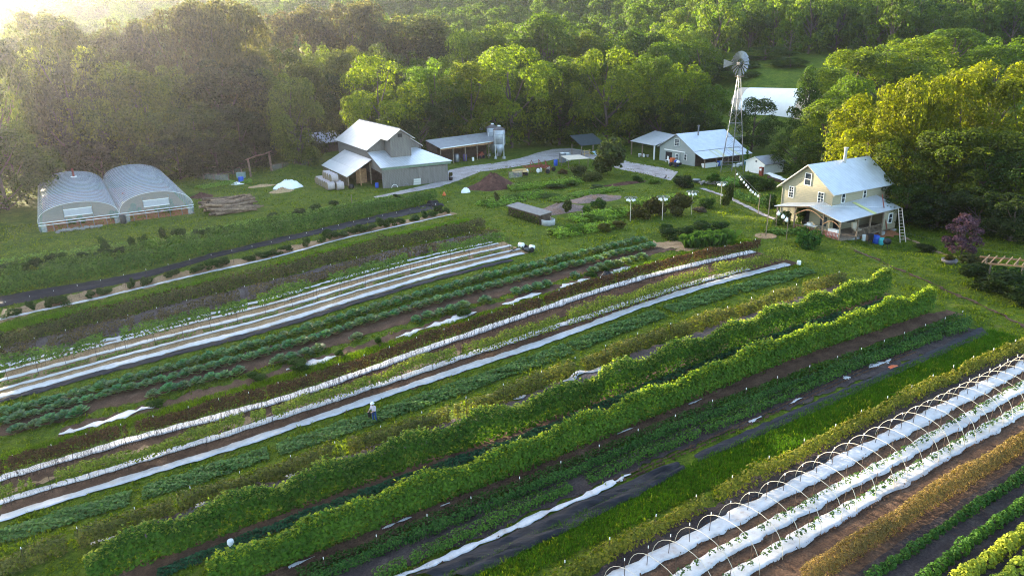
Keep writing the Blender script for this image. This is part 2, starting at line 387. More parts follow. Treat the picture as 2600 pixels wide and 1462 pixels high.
def strip(name, px, width, mat, crown=0.0, rag=0.06, seed=0, t0=0.0, t1=1.0, rum=0.0, bare=True, lift=None):
    p = px if isinstance(px, Path) else Path(px)
    if lift is None:
        if mat is M_FILM: FL[0] = (FL[0] + 1) % 6; lift = 0.084 + 0.003 * FL[0]
        else: LIFT[0] += 0.0025; lift = LIFT[0]
    n = max(4, int(p.L * (t1 - t0) / 0.35)); t = np.linspace(p.L * t0, p.L * t1, n); c, nr = p.at(t)
    us = np.array([-1, -0.94, -0.5, 0, 0.5, 0.94, 1.0]); hs = np.array([0, 0.8, 0.95, 1.0, 0.95, 0.8, 0]) * crown * 0.45
    wl = width / 2 * (1 + rag * 4 * (wob(t, seed + 11, 2.2) + 0.8 * wob(t, seed + 12, 9.0)) / max(width, 0.6)); wr = width / 2 * (1 + rag * 4 * (wob(t, seed + 23, 2.2) + 0.8 * wob(t, seed + 24, 9.0)) / max(width, 0.6))
    if t0 > 0 or t1 < 1:
        en = np.minimum(1, np.minimum(np.arange(n), np.arange(n)[::-1]) / 3 + 0.25); wl = wl * en; wr = wr * en
    vs = []
    for u, h in zip(us, hs):
        off = np.where(u < 0, -wl, wr) * abs(u); xy = c + nr * off[:, None]
        z = gz(xy[:, 0], xy[:, 1]) + lift + h
        if rum: z = z + rum * (0.5 + 0.5 * wob(t + u * 1.9, seed + int(u * 7), 3.0)) * (1.05 - abs(u) * 0.5)
        vs.append(np.stack([xy[:, 0], xy[:, 1], z], 1))
    v = np.stack(vs, 1).reshape(-1, 3); k = len(us)
    i = (np.arange(n - 1)[:, None] * k + np.arange(k - 1)[None]).ravel()
    idx = np.stack([i, i + 1, i + k + 1, i + k], 1)
    if bare: BARE.append((p, width / 2))
    return link(name, rawmesh(name, v, 4, idx, mat, mat is not M_FILM))
def ribbon(name, up, lo, mat, lift=None, rum=0.0, seed=0):    # between two edges
    a, b = Path(up), Path(lo)
    if lift is None: LIFT[0] += 0.0025; lift = LIFT[0]
    n = int(max(a.L, b.L) / 0.5) + 2; k = 9; vs = []
    A = a.at(np.linspace(0, a.L, n))[0]; B = b.at(np.linspace(0, b.L, n))[0]
    for j in range(k):
        f = j / (k - 1); f2 = f
        q = A * (1 - f2) + B * f2
        if 0 < j < k - 1: q = q
        else: q = q + rng.normal(0, 0.05, q.shape)
        z = gz(q[:, 0], q[:, 1]) + lift
        if rum: z = z + rum * np.abs(wob(np.linspace(0, a.L, n) + 0.9 * j, seed + (j * 3) % 5, 2.0) + 0.7 * math.sin(j * 2.4)) * (0.15 if j in (0, k - 1) else 1)
        vs.append(np.stack([q[:, 0], q[:, 1], z], 1))
    v = np.stack(vs, 1).reshape(-1, 3)
    i = (np.arange(n - 1)[:, None] * k + np.arange(k - 1)[None]).ravel()
    M = Path([tuple(x) for x in (A[:: max(1, n // 12)] + B[:: max(1, n // 12)]) / 2], world=True)
    BARE.append((M, float(np.median(np.linalg.norm(A - B, axis=1)) / 2)))
    return link(name, rawmesh(name, v, 4, np.stack([i, i + k, i + k + 1, i + 1], 1), mat, True))

# ------------------------------------------------------------ crop rows
STAKE_ME = {}
def stake_mesh(h, r=0.018):
    k = round(h, 1)
    if k not in STAKE_ME:
        STAKE_ME[k] = (MB().tube([(0, 0, -0.2), (0, 0, k)], r, 5).mesh('stake', M_STAKE), MB().tube([(0, 0, k), (0, 0, k + 0.14)], r * 1.35, 5).mesh('stake_tip', M_WHITE))
    return STAKE_ME[k]
def stakes(root, px, h, spacing, side=0.0, tip=True, seed=0, t0=0.0, t1=1.0):
    p = px if isinstance(px, Path) else Path(px); r = random.Random(seed); a, b = stake_mesh(h)
    t = p.L * t0 + r.uniform(0.2, spacing)
    while t < p.L * t1:
        c, n = p.at(t); x, y = c + n * side
        o = link('stake', a, root, V(x, y) - root.location); o.rotation_euler = (r.gauss(0, 0.035), r.gauss(0, 0.035), r.uniform(0, 6))
        if tip: link('stake_tip', b, o)
        t += spacing * r.uniform(0.93, 1.07)
def row(name, label, cat, px, h, w, dens, S, color, mat=None, gap=0.0, hvar=0.2, seed=0, shape='hedge', group=None, bumps=0.0, part='foliage', fill=0.55, gapf=1.0, asp=0.6, legs=0.0, top=None):
    p = px if isinstance(px, Path) else Path(px)
    n = int(p.L * dens); t = rng.uniform(0, p.L, n)
    if gap:
        g = wob(t, seed + 5, gapf * 2.0); t = t[g > (gap * 2 - 1) * 0.75]; n = len(t)
    hm = h * (1 + hvar * wob(t, seed, 1.2))
    if bumps: hm = hm * (1 - bumps * 0.5 + bumps * np.abs(np.cos(t * PI / 5.3 + seed)) ** 1.5 + 0.05 * wob(t, seed + 2, 5))
    wm = w / 2 * (1 + 0.18 * wob(t, seed + 9, 2.0))
    c, nr = p.at(t)
    if shape == 'hedge':
        ph = np.arccos(rng.uniform(-1, 1, n)); rad = np.where(rng.uniform(size=n) < fill, 1.0, rng.uniform(0.55, 1.0, n)) + rng.normal(0, 0.07, n)
        e = 0.55                                          # squarish section
        cu = np.sign(np.cos(ph)) * np.abs(np.cos(ph)) ** e; su = np.sin(ph) ** e
        low = rng.uniform(size=n) < 0.35; su = np.where(low, su * rng.uniform(0, 1, n), su)
        lg = legs(t / p.L) if callable(legs) else legs
        off = cu * wm * rad; z = hm * (lg + (1 - lg) * su * rad)
        N = np.stack([nr[:, 0] * cu, nr[:, 1] * cu, su * 0.8 + 0.15], 1)
    elif shape == 'mat':
        off = rng.uniform(-1, 1, n) * wm; z = hm * rng.uniform(0.05, 1, n) * np.sqrt(np.clip(1 - (off / wm) ** 2 * 0.8, 0.05, 1)) * (0.55 + 0.45 * wob(t * 2.3 + off * 4, seed + 4, 2.5))
        z = np.abs(z); N = np.tile([0, 0, 1.0], (n, 1))
    elif shape == 'bush':                                 # separate rounded plants along the line
        sp_ = w * 0.95; k = np.round(t / sp_); cs = np.array([random.Random(seed * 991 + int(q)).uniform(0.6, 1.15) for q in k])
        d = unit(rng.normal(size=(n, 3))); d[:, 2] = np.abs(d[:, 2]); rad = rng.uniform(0.6, 1.0, n) ** 0.5 * cs
        t = k * sp_ + d[:, 0] * rad * w * 0.52; c, nr = p.at(np.clip(t, 0, p.L)); off = d[:, 1] * rad * w / 2; z = d[:, 2] * rad * hm + 0.03
        N = np.stack([nr[:, 1] * d[:, 0] + nr[:, 0] * d[:, 1], -nr[:, 0] * d[:, 0] + nr[:, 1] * d[:, 1], d[:, 2] + 0.3], 1)
    N = unit(unit(N) + rng.normal(0, 0.4, (n, 3)))
    xy = c + nr * off[:, None]
    P = np.stack([xy[:, 0], xy[:, 1], gz(xy[:, 0], xy[:, 1]) + 0.04 + np.maximum(z, 0.02)], 1)
    loc = V(*p.at(0)[0]); root = thing(name, label, cat, loc, group=group)
    me = leafmesh(part, P - np.array(loc), N, S * rng.uniform(0.65, 1.3, n), mat or M_CROP, asp)
    link(part, me, root, color=color if mat is M_DRY else tuple(v * 1.5 for v in color))
    if top:                                               # paler leaves along the crest, sunlight put into their colour
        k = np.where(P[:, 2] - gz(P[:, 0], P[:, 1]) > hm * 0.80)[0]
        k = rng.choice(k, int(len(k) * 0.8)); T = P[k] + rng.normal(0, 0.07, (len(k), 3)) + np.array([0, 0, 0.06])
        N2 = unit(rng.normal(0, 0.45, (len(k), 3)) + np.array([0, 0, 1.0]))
        link('lit_tint_leaves', leafmesh('lit_tint_leaves', T - np.array(loc), N2, S * 0.95 * rng.uniform(0.7, 1.3, len(k)), M_LEAF, asp), root, color=top)
    return root, p
def stems(root, p, h, spacing, seed=0, t0=0, t1=1, color=M_STAKE, lean=0.12, r=0.012):     # bare plant stems of one row
    mb = MB(); rr = random.Random(seed); t = p.L * t0; L0 = root.location
    while t < p.L * t1:
        c, n = p.at(t); b = V(c[0] + rr.gauss(0, 0.08), c[1] + rr.gauss(0, 0.08)) - L0; k = h * rr.uniform(0.6, 1.05)
        mb.tube([b, b + Vector((rr.gauss(0, lean), rr.gauss(0, lean), k * 0.6)), b + Vector((rr.gauss(0, lean * 1.6), rr.gauss(0, lean * 1.6), k))], [r, r * 0.8, r * 0.4], 3, False)
        t += spacing * rr.uniform(0.4, 1.6)
    o = mb.obj('stems', color, root); o['kind'] = 'stuff'; return o

# soil and fabric between the rows (far to near)
def field_ground():
    def S(n, px, w, m, lab, **k): return structure(strip(n, px, w, m, **k), lab)
    S('soil', [(0, 803), (350, 727), (700, 646), (1150, 540)], 2.2, M_STRAW, 'pale bare path below the long black fabric', rag=0.2, seed=1)
    S('soil', [(0, 905), (350, 815), (700, 728), (1260, 596)], 3.4, M_GREYSOIL, 'grey soil under the browned plants', rag=0.2, seed=2)
    S('soil', [(0, 978), (700, 798), (1310, 628)], 5.6, M_STRAW, 'tan straw paths between the white beds', rag=0.08, seed=3)
    S('soil', [(0, 1085), (700, 902), (1400, 700), (1690, 625)], 3.6, M_SOIL, 'brown soil under the cabbages', rag=0.2, seed=4)
    S('soil', [(150, 1100), (500, 1008), (801, 918), (990, 862), (1250, 777), (1396, 738), (1600, 676)], 1.5, M_SOIL, 'brown soil with torn white film', rag=0.3, seed=5)
    S('soil', [(1660, 620), (1700, 618), (1760, 628), (1800, 640)], 3.0, M_STRAW, 'bare patch at the end of the cabbages', rag=0.5, seed=6)
    S('soil', [(0, 1240), (319, 1138), (750, 1022), (1300, 832), (1940, 645)], 3.0, M_SOIL, 'brown soil around the dried trellis row', rag=0.15, seed=7)
    S('soil', [(0, 1295), (415, 1168), (750, 1065), (1300, 885), (2005, 662)], 2.6, M_SOIL, 'brown soil beside the plain white film', rag=0.15, seed=8)
    S('soil', [(0, 1255), (319, 1153), (750, 1037), (1000, 950), (1250, 868)], 0.5, M_STRAW, 'dry pale strip between two crop rows', rag=0.3, seed=9)
    S('soil', [(300, 1375), (542, 1283), (993, 1136), (1371, 1008), (1795, 850), (2150, 728)], 1.7, M_GREYSOIL, 'grey soil beside the tall vine row', rag=0.2, seed=10)
    S('soil', [(250, 1500), (700, 1325), (1018, 1207), (1371, 1092), (2275, 752)], 1.9, M_SOIL, 'brown soil between the two vine rows', rag=0.2, seed=11)
    S('soil', [(620, 1505), (983, 1347), (1371, 1197), (1772, 1028), (2420, 792)], 1.7, M_SOIL, 'brown soil below the nearer vine row', rag=0.2, seed=12)
    S('soil', [(850, 1480), (1018, 1400), (1371, 1262), (1561, 1175), (1772, 1092), (2100, 970), (2450, 830)], 2.6, M_DARKSOIL, 'dark soil under the pepper rows', rag=0.15, seed=13)
    S('soil', [(1500, 1480), (1772, 1325), (2112, 1146), (2600, 900)], 1.4, M_DARKSOIL, 'dark soil beside the hoops', rag=0.2, seed=14)
    structure(ribbon('soil', [(1500, 1510), (2112, 1163), (2680, 880)], [(2300, 1760), (2800, 1450), (3100, 1260)], M_SOIL), 'red brown soil under the hoops and nearest rows')
    structure(ribbon('soil', [(2110, 1500), (2400, 1300), (2680, 1122)], [(2380, 1760), (2850, 1450), (3150, 1260)], M_DARKSOIL), 'dark damp soil among the nearest green rows')
field_ground()
def fabrics():
    o = ribbon('ground_fabric', [(-20, 757), (0, 752), (350, 698), (600, 631), (700, 608), (1092, 517)], [(-20, 784), (0, 779), (350, 716), (600, 641), (700, 622), (1112, 530)], M_FABRIC, rum=0.16, seed=3)
    tag(o, 'long wrinkled black ground fabric along the vine hedge below the barn', 'ground cover')
    o = strip('ground_fabric', [(0, 1019), (700, 836), (1300, 661)], 0.8, M_FABRIC, rum=0.12, seed=31); tag(o, 'narrow black fabric edging the wide white bed beside the cabbages', 'ground cover')
    o = ribbon('ground_fabric', [(1040, 1466), (1230, 1385), (1350, 1332), (1540, 1243), (1713, 1176)], [(1200, 1466), (1320, 1405), (1477, 1333), (1646, 1248), (1743, 1192)], M_FABRIC, rum=0.2, seed=5)
    tag(o, 'broad crumpled black ground fabric beside the mown grass strip', 'ground cover')
    o = ribbon('ground_fabric', [(1760, 1157), (2026, 1040), (2250, 945), (2490, 832)], [(1775, 1175), (2043, 1061), (2280, 950), (2510, 850)], M_FABRIC, rum=0.06, seed=6)
    tag(o, 'thin black ground fabric running up to the lawn by the pepper rows', 'ground cover')
    o = ribbon('ground_fabric', [(1530, 1470), (1800, 1322), (2100, 1160)], [(1565, 1475), (1830, 1335), (2125, 1168)], M_FABRIC, rum=0.05, seed=8)
    tag(o, 'strip of black fabric along the feet of the nearest hoops', 'ground cover')
    mb = MB()
    for k in range(16):
        c = V(*G(1102 + random.gauss(0, 9), 521 + random.gauss(0, 4))[:2]); mb.lathe([(0.55, -0.1), (0.5, 0.25), (0.25, 0.45), (0.05, 0.5)], 7, c + Vector((0, 0, random.uniform(-.1, .15))))
    tag(mb.obj('fabric_bundle', M_FABRIC), 'crumpled black fabric heaped at the end of the long strip', 'fabric bundle')
fabrics()
CLOD = []
def films():
    def Fm(px, w, lab, crown=0.12, **k): return tag(strip('mulch_film', px, w, M_FILM, crown=crown, **k), lab, 'mulch film')
    Fm([(0, 812), (264, 757), (700, 657), (1145, 546)], 0.36, 'thin white film under the staked clumps below the black fabric', 0.08, seed=1)
    Fm([(0, 932), (350, 848), (700, 758), (1250, 616)], 0.45, 'white film showing through the leggy tomato row', 0.1, rag=0.12, seed=2)
    Fm([(0, 947), (700, 773), (1265, 620)], 0.36, 'uppermost clean white film of the four straw-pathed beds', seed=3)
    Fm([(0, 968), (700, 790), (1297, 625)], 0.5, 'second white film from the top among the straw-pathed beds', seed=4)
    Fm([(0, 992), (700, 806), (1320, 634)], 0.38, 'third white film beside the seedling line', seed=5)
    Fm([(0, 1008), (700, 825), (1328, 644)], 0.72, 'widest lowest white film edged with black fabric', seed=6)
    p11 = Path([(150, 1104), (330, 1052), (801, 921), (990, 866), (1250, 781), (1396, 742), (1600, 680)])
    for i, (a, b, l) in enumerate([(0.0, 0.14, 'torn white film scrap near the sprawling cabbages at the low end'), (0.33, 0.41, 'short torn film scrap between two weedy bushes'), (0.51, 0.66, 'torn white film beside the brightest grass strip'), (0.71, 0.79, 'torn film scrap midway along the cabbage rows'), (0.83, 0.9, 'torn film scrap below the black bag'), (0.93, 1.0, 'torn film scrap beside the bare patch')]):
        tag(strip('mulch_film', p11, 0.6, M_FILM, crown=0.06, rag=0.2, seed=40 + i, t0=a, t1=b), l, 'mulch film')
    Fm([(0, 1217), (319, 1121), (750, 1009), (1300, 814), (1911, 640)], 1.0, 'white film under the dried rust coloured trellis row', seed=7)
    Fm([(0, 1277), (415, 1153), (750, 1048), (1000, 967), (1300, 868), (1562, 784), (1900, 684)], 0.85, 'white film under the yellow green tomato row', seed=8)
    Fm([(0, 1319), (255, 1238), (510, 1163), (750, 1083), (1018, 990), (1400, 866), (1999, 672)], 0.95, 'plain white film beside the squash bed', seed=9)
    def patches(px, w_, segs, lab, seed):
        q = Path(px)
        for i, (a, b) in enumerate(segs): tag(strip('mulch_film', q, w_, M_FILM, crown=0.03, rag=0.45, seed=seed + i, t0=a, t1=b), lab, 'mulch film', lab.replace('scrap', 'scraps'))
    patches([(-10, 1474), (319, 1356), (542, 1266), (750, 1209), (993, 1122), (1371, 993), (1700, 868), (2140, 724)], 0.5, [(0.07, 0.09), (0.155, 0.165), (0.235, 0.245), (0.33, 0.345), (0.47, 0.485), (0.53, 0.58)], 'film scrap glimpsed in the browned staked row', 100)
    patches([(560, 1515), (983, 1338), (1371, 1190), (1772, 1020), (2362, 800)], 0.32, [(0.01, 0.035), (0.06, 0.085), (0.15, 0.18), (0.21, 0.22), (0.42, 0.445), (0.52, 0.54)], 'film scrap under the foot of the nearer vine row', 130)
    Fm([(1000, 1475), (1053, 1450), (1318, 1338), (1456, 1277), (1560, 1225)], 0.45, 'white film beside the crumpled black fabric under peppers', 0.08, rag=0.12, seed=12)
    patches([(1560, 1225), (1650, 1190), (1941, 1060), (2199, 940), (2320, 893)], 0.34, [(0.0, 0.04), (0.36, 0.40), (0.49, 0.54), (0.7, 0.72), (0.8, 0.9)], 'film scrap beside the thin black fabric', 160)
    for px, w_ in (([(1540, 1487), (1900, 1303), (2238, 1125), (2640, 910)], 0.98), ([(1690, 1490), (1900, 1372), (2238, 1192), (2640, 960)], 0.85), ([(1830, 1490), (1900, 1446), (2238, 1252), (2640, 1017)], 0.9)): CLOD.append((Path(px), w_ / 2))
    Fm([(1540, 1487), (1900, 1303), (2238, 1125), (2640, 910)], 0.98, 'white bed farthest under the hoops without seedlings', 0.14, seed=13)
    Fm([(1690, 1490), (1900, 1372), (2238, 1192), (2640, 960)], 0.85, 'middle white bed under the hoops', 0.14, seed=14)
    Fm([(1830, 1490), (1900, 1446), (2238, 1252), (2640, 1017)], 0.9, 'white bed along the near feet of the hoops', 0.14, seed=15)
films()
def clods():                                             # lumps of soil thrown along the film edges
    Ps = []; Ss = []
    for p, hw in CLOD + [(q, w_) for q, w_ in BARE[-14:]]:
        n = int(p.L * (16 if hw > 0.4 else 7)); t = rng.uniform(0, p.L, n); c, nr = p.at(t); s = rng.choice([-1, 1], n)
        q = c + nr * (s * hw * rng.normal(1.0, 0.10, n))[:, None]; Ps.append(np.stack([q[:, 0], q[:, 1], gz(q[:, 0], q[:, 1]) + 0.10], 1)); Ss.append(rng.uniform(0.03, 0.085, n) * np.where(rng.uniform(size=n) < 0.06, 1.8, 1))
    P = np.concatenate(Ps); S = np.concatenate(Ss)[:, None]; n = len(P); a = rng.uniform(0, 6.28, n); v = []
    for k in range(4): v.append(P + np.stack([np.cos(a + k * PI / 2), np.sin(a + k * PI / 2), np.full(n, -0.6)], 1) * S * rng.uniform(0.7, 1.4, (n, 1)))
    v.append(P + np.array([0, 0, 0.8]) * S); v = np.stack(v, 1).reshape(-1, 3); b = np.arange(n)[:, None] * 5
    idx = np.concatenate([b + np.array([[k, (k + 1) % 4, 4]]) for k in range(4)], 1)
    o = link('soil_clods', rawmesh('soil_clods', v, 3, idx, M_SOIL)); o['kind'] = 'stuff'; o['label'] = 'loose soil clods along the film edges'; o['category'] = 'soil'
clods()

def rows():
    YG = (0.10, 0.125, 0.012); MG = (0.045, 0.085, 0.014); DG = (0.026, 0.055, 0.016); OL = (0.075, 0.07, 0.018); BR = (0.075, 0.045, 0.022); RB = (0.12, 0.05, 0.025); BG = (0.03, 0.075, 0.04)
    C = 'crop row'
    row('vine_row', 'low vine tangle along the back of the long vine hedge', C, [(-10, 718), (350, 655), (700, 577), (1000, 520)], 1.3, 1.2, 150, 0.15, (0.05, 0.088, 0.014), hvar=0.35, seed=3, gap=0.2)
    r, p = row('vine_row', 'long clipped looking vine hedge beside the black fabric', C, [(-10, 747), (350, 682), (600, 627), (1105, 512)], 1.75, 1.3, 260, 0.15, (0.04, 0.078, 0.014), hvar=0.12, seed=4)
    r, p = row('tomato_row', 'dark brownish hedge of tired plants above the grey soil', C, [(-10, 884), (350, 792), (700, 706), (1228, 582)], 1.3, 1.5, 260, 0.12, (0.05, 0.046, 0.022), hvar=0.2, seed=6)
    r, p = row('tomato_row', 'sparse browned plant row with many white tipped stakes', C, [(-10, 918), (350, 828), (700, 741), (1268, 603)], 1.0, 1.3, 150, 0.11, (0.10, 0.075, 0.04), M_DRY, gap=0.15, hvar=0.4, seed=7)
    stakes(r, p, 1.2, 3.0, 0.3, seed=1); stems(r, p, 0.8, 0.35, 2)
    r, p = row('tomato_row', 'leggy green tomato row with gaps beside the white beds', C, [(-10, 962), (350, 877), (700, 785), (1290, 624)], 1.9, 1.0, 190, 0.12, (0.06, 0.10, 0.02), gap=0.3, hvar=0.2, seed=8, gapf=0.8, legs=0.45)
    stakes(r, [(0, 978), (403, 884), (700, 802), (1295, 636)], 1.7, 2.6, tip=False, seed=3); stems(r, p, 1.1, 0.5, 3)
    row('seedling_row', 'low straggling seedlings between two white films', C, [(-10, 984), (700, 800), (1305, 631)], 0.4, 0.5, 90, 0.09, (0.09, 0.13, 0.03), gap=0.25, seed=9, shape='mat', gapf=2)
    r, p = row('tomato_row', 'dried rust brown trellis row over white film', C, [(-10, 1236), (319, 1133), (750, 1022), (1300, 828), (1925, 649)], 1.9, 0.55, 330, 0.09, (0.085, 0.046, 0.028), M_DRY, gap=0.03, hvar=0.12, seed=10, legs=0.52)
    stems(r, p, 1.5, 0.055, 4, lean=0.25, r=0.012); stakes(r, p, 2.0, 2.4, -0.1, seed=5)
    r, p = row('tomato_row', 'yellow green tomato row with brighter tops over white film', C, [(-10, 1292), (415, 1166), (750, 1060), (1000, 978), (1300, 878), (1562, 793), (1737, 735), (2000, 660)], 1.5, 0.8, 270, 0.095, (0.11, 0.13, 0.02), gap=0.14, hvar=0.25, seed=11, gapf=0.6, legs=lambda q: 0.5 - 0.38 * ss(0.4, 0.58, q))
    stems(r, p, 0.9, 0.14, 6); stakes(r, p, 1.6, 2.6, -0.1, tip=False, seed=7)
    row('squash_row', 'wide sprawling squash bed below the plain white film', C, [(-10, 1370), (500, 1212), (1000, 1045), (1400, 905), (2055, 688)], 0.5, 2.0, 330, 0.12, (0.062, 0.112, 0.035), seed=12, shape='mat', gap=0.08)
    r, p = row('tomato_row', 'browned green staked row with pale film showing, below the squash', C, [(-10, 1466), (319, 1352), (542, 1262), (750, 1205), (993, 1118), (1371, 989), (1562, 905), (1795, 833), (2050, 748), (2140, 720)], 1.1, 0.95, 280, 0.10, (0.075, 0.075, 0.024), gap=0.12, hvar=0.3, seed=13)
    stems(r, p, 0.9, 0.2, 8); stakes(r, p, 1.4, 3.2, -0.1, seed=9)
    r, p = row('vine_row', 'farther of the two tall scalloped vine rows', C, [(230, 1482), (700, 1308), (1018, 1193), (1350, 1085), (1800, 916), (2251, 748)], 2.1, 0.56, 600, 0.115, (0.036, 0.078, 0.011), hvar=0.07, seed=14, bumps=0.30, top=(0.21, 0.25, 0.06))  # side colour darkened as shade, crest colour lightened as sunlight
    row('bean_row', 'dark bluish low plants between the two tall vine rows', C, [(400, 1460), (700, 1341), (1018, 1220), (1371, 1104), (2268, 763)], 0.4, 1.0, 200, 0.10, (0.022, 0.062, 0.032), seed=15, shape='mat')
    r, p = row('vine_row', 'nearer of the two tall scalloped vine rows', C, [(540, 1508), (700, 1445), (983, 1325), (1371, 1180), (1772, 1010), (2362, 790)], 1.95, 0.6, 600, 0.115, (0.040, 0.084, 0.011), hvar=0.12, seed=15, bumps=0.22, top=(0.20, 0.25, 0.035))  # same shaded side and sunlit crest, both carried by leaf colour
    r, p = row('pepper_row', 'wide dark green pepper row with white tipped stakes', C, [(760, 1482), (1018, 1373), (1371, 1232), (1561, 1150), (1772, 1068), (2100, 948), (2445, 818)], 0.55, 1.5, 420, 0.075, (0.026, 0.062, 0.014), seed=16, shape='hedge', hvar=0.25)
    stakes(r, p, 0.9, 2.9, 0.1, seed=11)
    row('pepper_row', 'narrower dark green row spilling onto white film', C, [(950, 1475), (1053, 1425), (1265, 1323), (1389, 1268), (1561, 1189), (1772, 1110), (2026, 998), (2212, 917), (2450, 836)], 0.5, 0.9, 260, 0.075, (0.034, 0.074, 0.014), seed=17, hvar=0.35, gap=0.08)
    r, p = row('flower_row', 'olive bushy row with yellow tips above the hoops', C, [(1400, 1496), (1477, 1452), (1772, 1302), (2047, 1160), (2153, 1103), (2449, 950), (2640, 872)], 0.85, 0.75, 230, 0.085, (0.085, 0.085, 0.014), seed=18, hvar=0.4, gap=0.1)
    stakes(r, p, 1.0, 2.8, 0.15, seed=13); stems(r, p, 0.6, 0.2, 12)
    row('straw_row', 'dry straw coloured row along the near side of the hoops', C, [(2040, 1494), (2365, 1282), (2640, 1112)], 0.95, 0.75, 700, 0.10, (0.16, 0.112, 0.045), M_DRY, seed=19, hvar=0.25, asp=0.2)
    row('pepper_row', 'dark green bushy row next to the straw coloured row', C, [(2200, 1482), (2597, 1217), (2660, 1175)], 0.65, 0.62, 300, 0.075, (0.03, 0.07, 0.014), seed=20, shape='bush')
    row('pepper_row', 'mid green bushy row second from the near corner', C, [(2330, 1490), (2441, 1395), (2660, 1250)], 0.7, 0.66, 320, 0.08, (0.038, 0.085, 0.014), seed=21, shape='bush')
    row('pepper_row', 'bright yellow green bushy row in the near corner', C, [(2420, 1497), (2660, 1322)], 0.85, 0.72, 420, 0.085, (0.14, 0.16, 0.018), seed=22, shape='bush')
    row('pepper_row', 'pale green plants cut off by the near corner', C, [(2520, 1495), (2660, 1392)], 0.8, 0.7, 420, 0.085, (0.13, 0.16, 0.02), seed=23, shape='bush')
def weed_banks():
    for i, (px, h, w_, c, l) in enumerate([
        ([(1225, 525), (1300, 508), (1380, 495)], 0.6, 4.2, (0.05, 0.10, 0.014), 'broad leafed weed bank below the mulch heap'),
        ([(1290, 482), (1380, 475), (1470, 462)], 0.7, 3.4, (0.055, 0.10, 0.014), 'weed bank between implements and garden'),
        ([(1400, 512), (1480, 494), (1570, 480)], 0.4, 3.0, (0.05, 0.09, 0.016), 'low weed bank above the wood chip mounds'),
        ([(1400, 600), (1480, 588), (1560, 575)], 0.7, 3.0, (0.065, 0.115, 0.014), 'bright weed bank around the lime bushes'),
        ([(1450, 565), (1530, 553), (1600, 540)], 0.8, 3.6, (0.062, 0.115, 0.014), 'tall bright weeds behind the ornamental grasses'),
        ([(1600, 520), (1680, 508), (1760, 498)], 0.5, 3.4, (0.06, 0.10, 0.014), 'weedy grass behind the gourd racks'),
        ([(1830, 468), (1890, 470), (1950, 478)], 1.0, 4.5, (0.045, 0.10, 0.02), 'tangled garden growth between windmill and farmhouse'),
        ([(1850, 490), (1910, 512), (1960, 530)], 0.7, 2.0, (0.04, 0.08, 0.018), 'garden bed under the gourd line'),
        ([(0, 675), (350, 630), (700, 560), (1000, 508)], 0.55, 3.6, (0.045, 0.085, 0.016), 'weedy strip of tall growth behind the long vine hedge'),
        ([(500, 480), (560, 468), (640, 462)], 0.4, 3.0, (0.05, 0.10, 0.014), 'tall grass before the pens'),
        ([(1950, 590), (2000, 600), (2040, 585)], 0.5, 1.5, (0.04, 0.075, 0.018), 'flower bed along the porch side')]):
        row('weed_bank', l, 'weeds', px, h * 1.7, w_, 340 if i != 8 else 170, 0.16, (c[0] * 1.9, c[1] * 1.7, c[2] * 1.6), seed=60 + i, shape='mat', gap=0.12, gapf=0.8)
rows(); weed_banks()
# ------------------------------------------------------------ single plants in the field
def ball_leaves(n, rx, ry, rz, S, z0=0.0, inner=0.6, up=0.3, lobes=0, seed=1):
    r = np.random.default_rng(seed); d = unit(r.normal(size=(n, 3))); d[:, 2] = np.where(d[:, 2] < -0.35, -d[:, 2], d[:, 2])
    rad = r.uniform(inner, 1.0, n) ** 0.5
    if lobes:
        k = unit(r.normal(size=(lobes, 3))); dots = (d @ k.T).max(1); rad = rad * (0.72 + 0.4 * np.clip((dots - 0.6) / 0.4, 0, 1))
    P = d * rad[:, None] * np.array([rx, ry, rz]); P[:, 2] += rz * 0.55 + z0; P[:, 2] = np.maximum(P[:, 2], 0.02)
    N = unit(d + np.array([0, 0, up]) + r.normal(0, 0.5, (n, 3)))
    return P, N, S * r.uniform(0.7, 1.3, n)
def bush_mesh(seed, n=2300):
    r = np.random.default_rng(seed); m = r.integers(6, 10); C = np.stack([r.uniform(-0.3, 0.3, m), r.uniform(-0.3, 0.3, m), r.uniform(0.12, 0.75, m)], 1); R = r.uniform(0.13, 0.27, m)
    C[:, :2] *= (1.15 - C[:, 2:3] * 0.6); i = r.choice(m, n, p=R ** 2 / np.sum(R ** 2)); d = unit(r.normal(size=(n, 3)))
    P = C[i] + d * (R[i] * (r.uniform(0.5, 1, n) ** 0.4 + np.where(r.uniform(size=n) < 0.12, r.uniform(0, 0.5, n), 0)))[:, None]; P[:, 2] = np.abs(P[:, 2]) + 0.01
    return leafmesh('foliage', P, unit(d + np.array([0, 0, 0.3]) + r.normal(0, 0.5, (n, 3))), 0.042 * r.uniform(0.6, 1.5, n), M_LEAF)
BUSH = [bush_mesh(50 + k) for k in range(7)]
def bush(px, py, wd, ht, color, label, name='shrub', cat='shrub', group=None, k=None, me=None, lift=0.0):
    g = G(px, py); m = me or BUSH[(k if k is not None else random.randrange(7))]
    r = thing(name, label, cat, V(g[0], g[1], lift), random.uniform(0, 6), group)
    link('foliage', m, r, scale=(wd, wd * random.uniform(0.85, 1.1), ht), color=color)
    return r
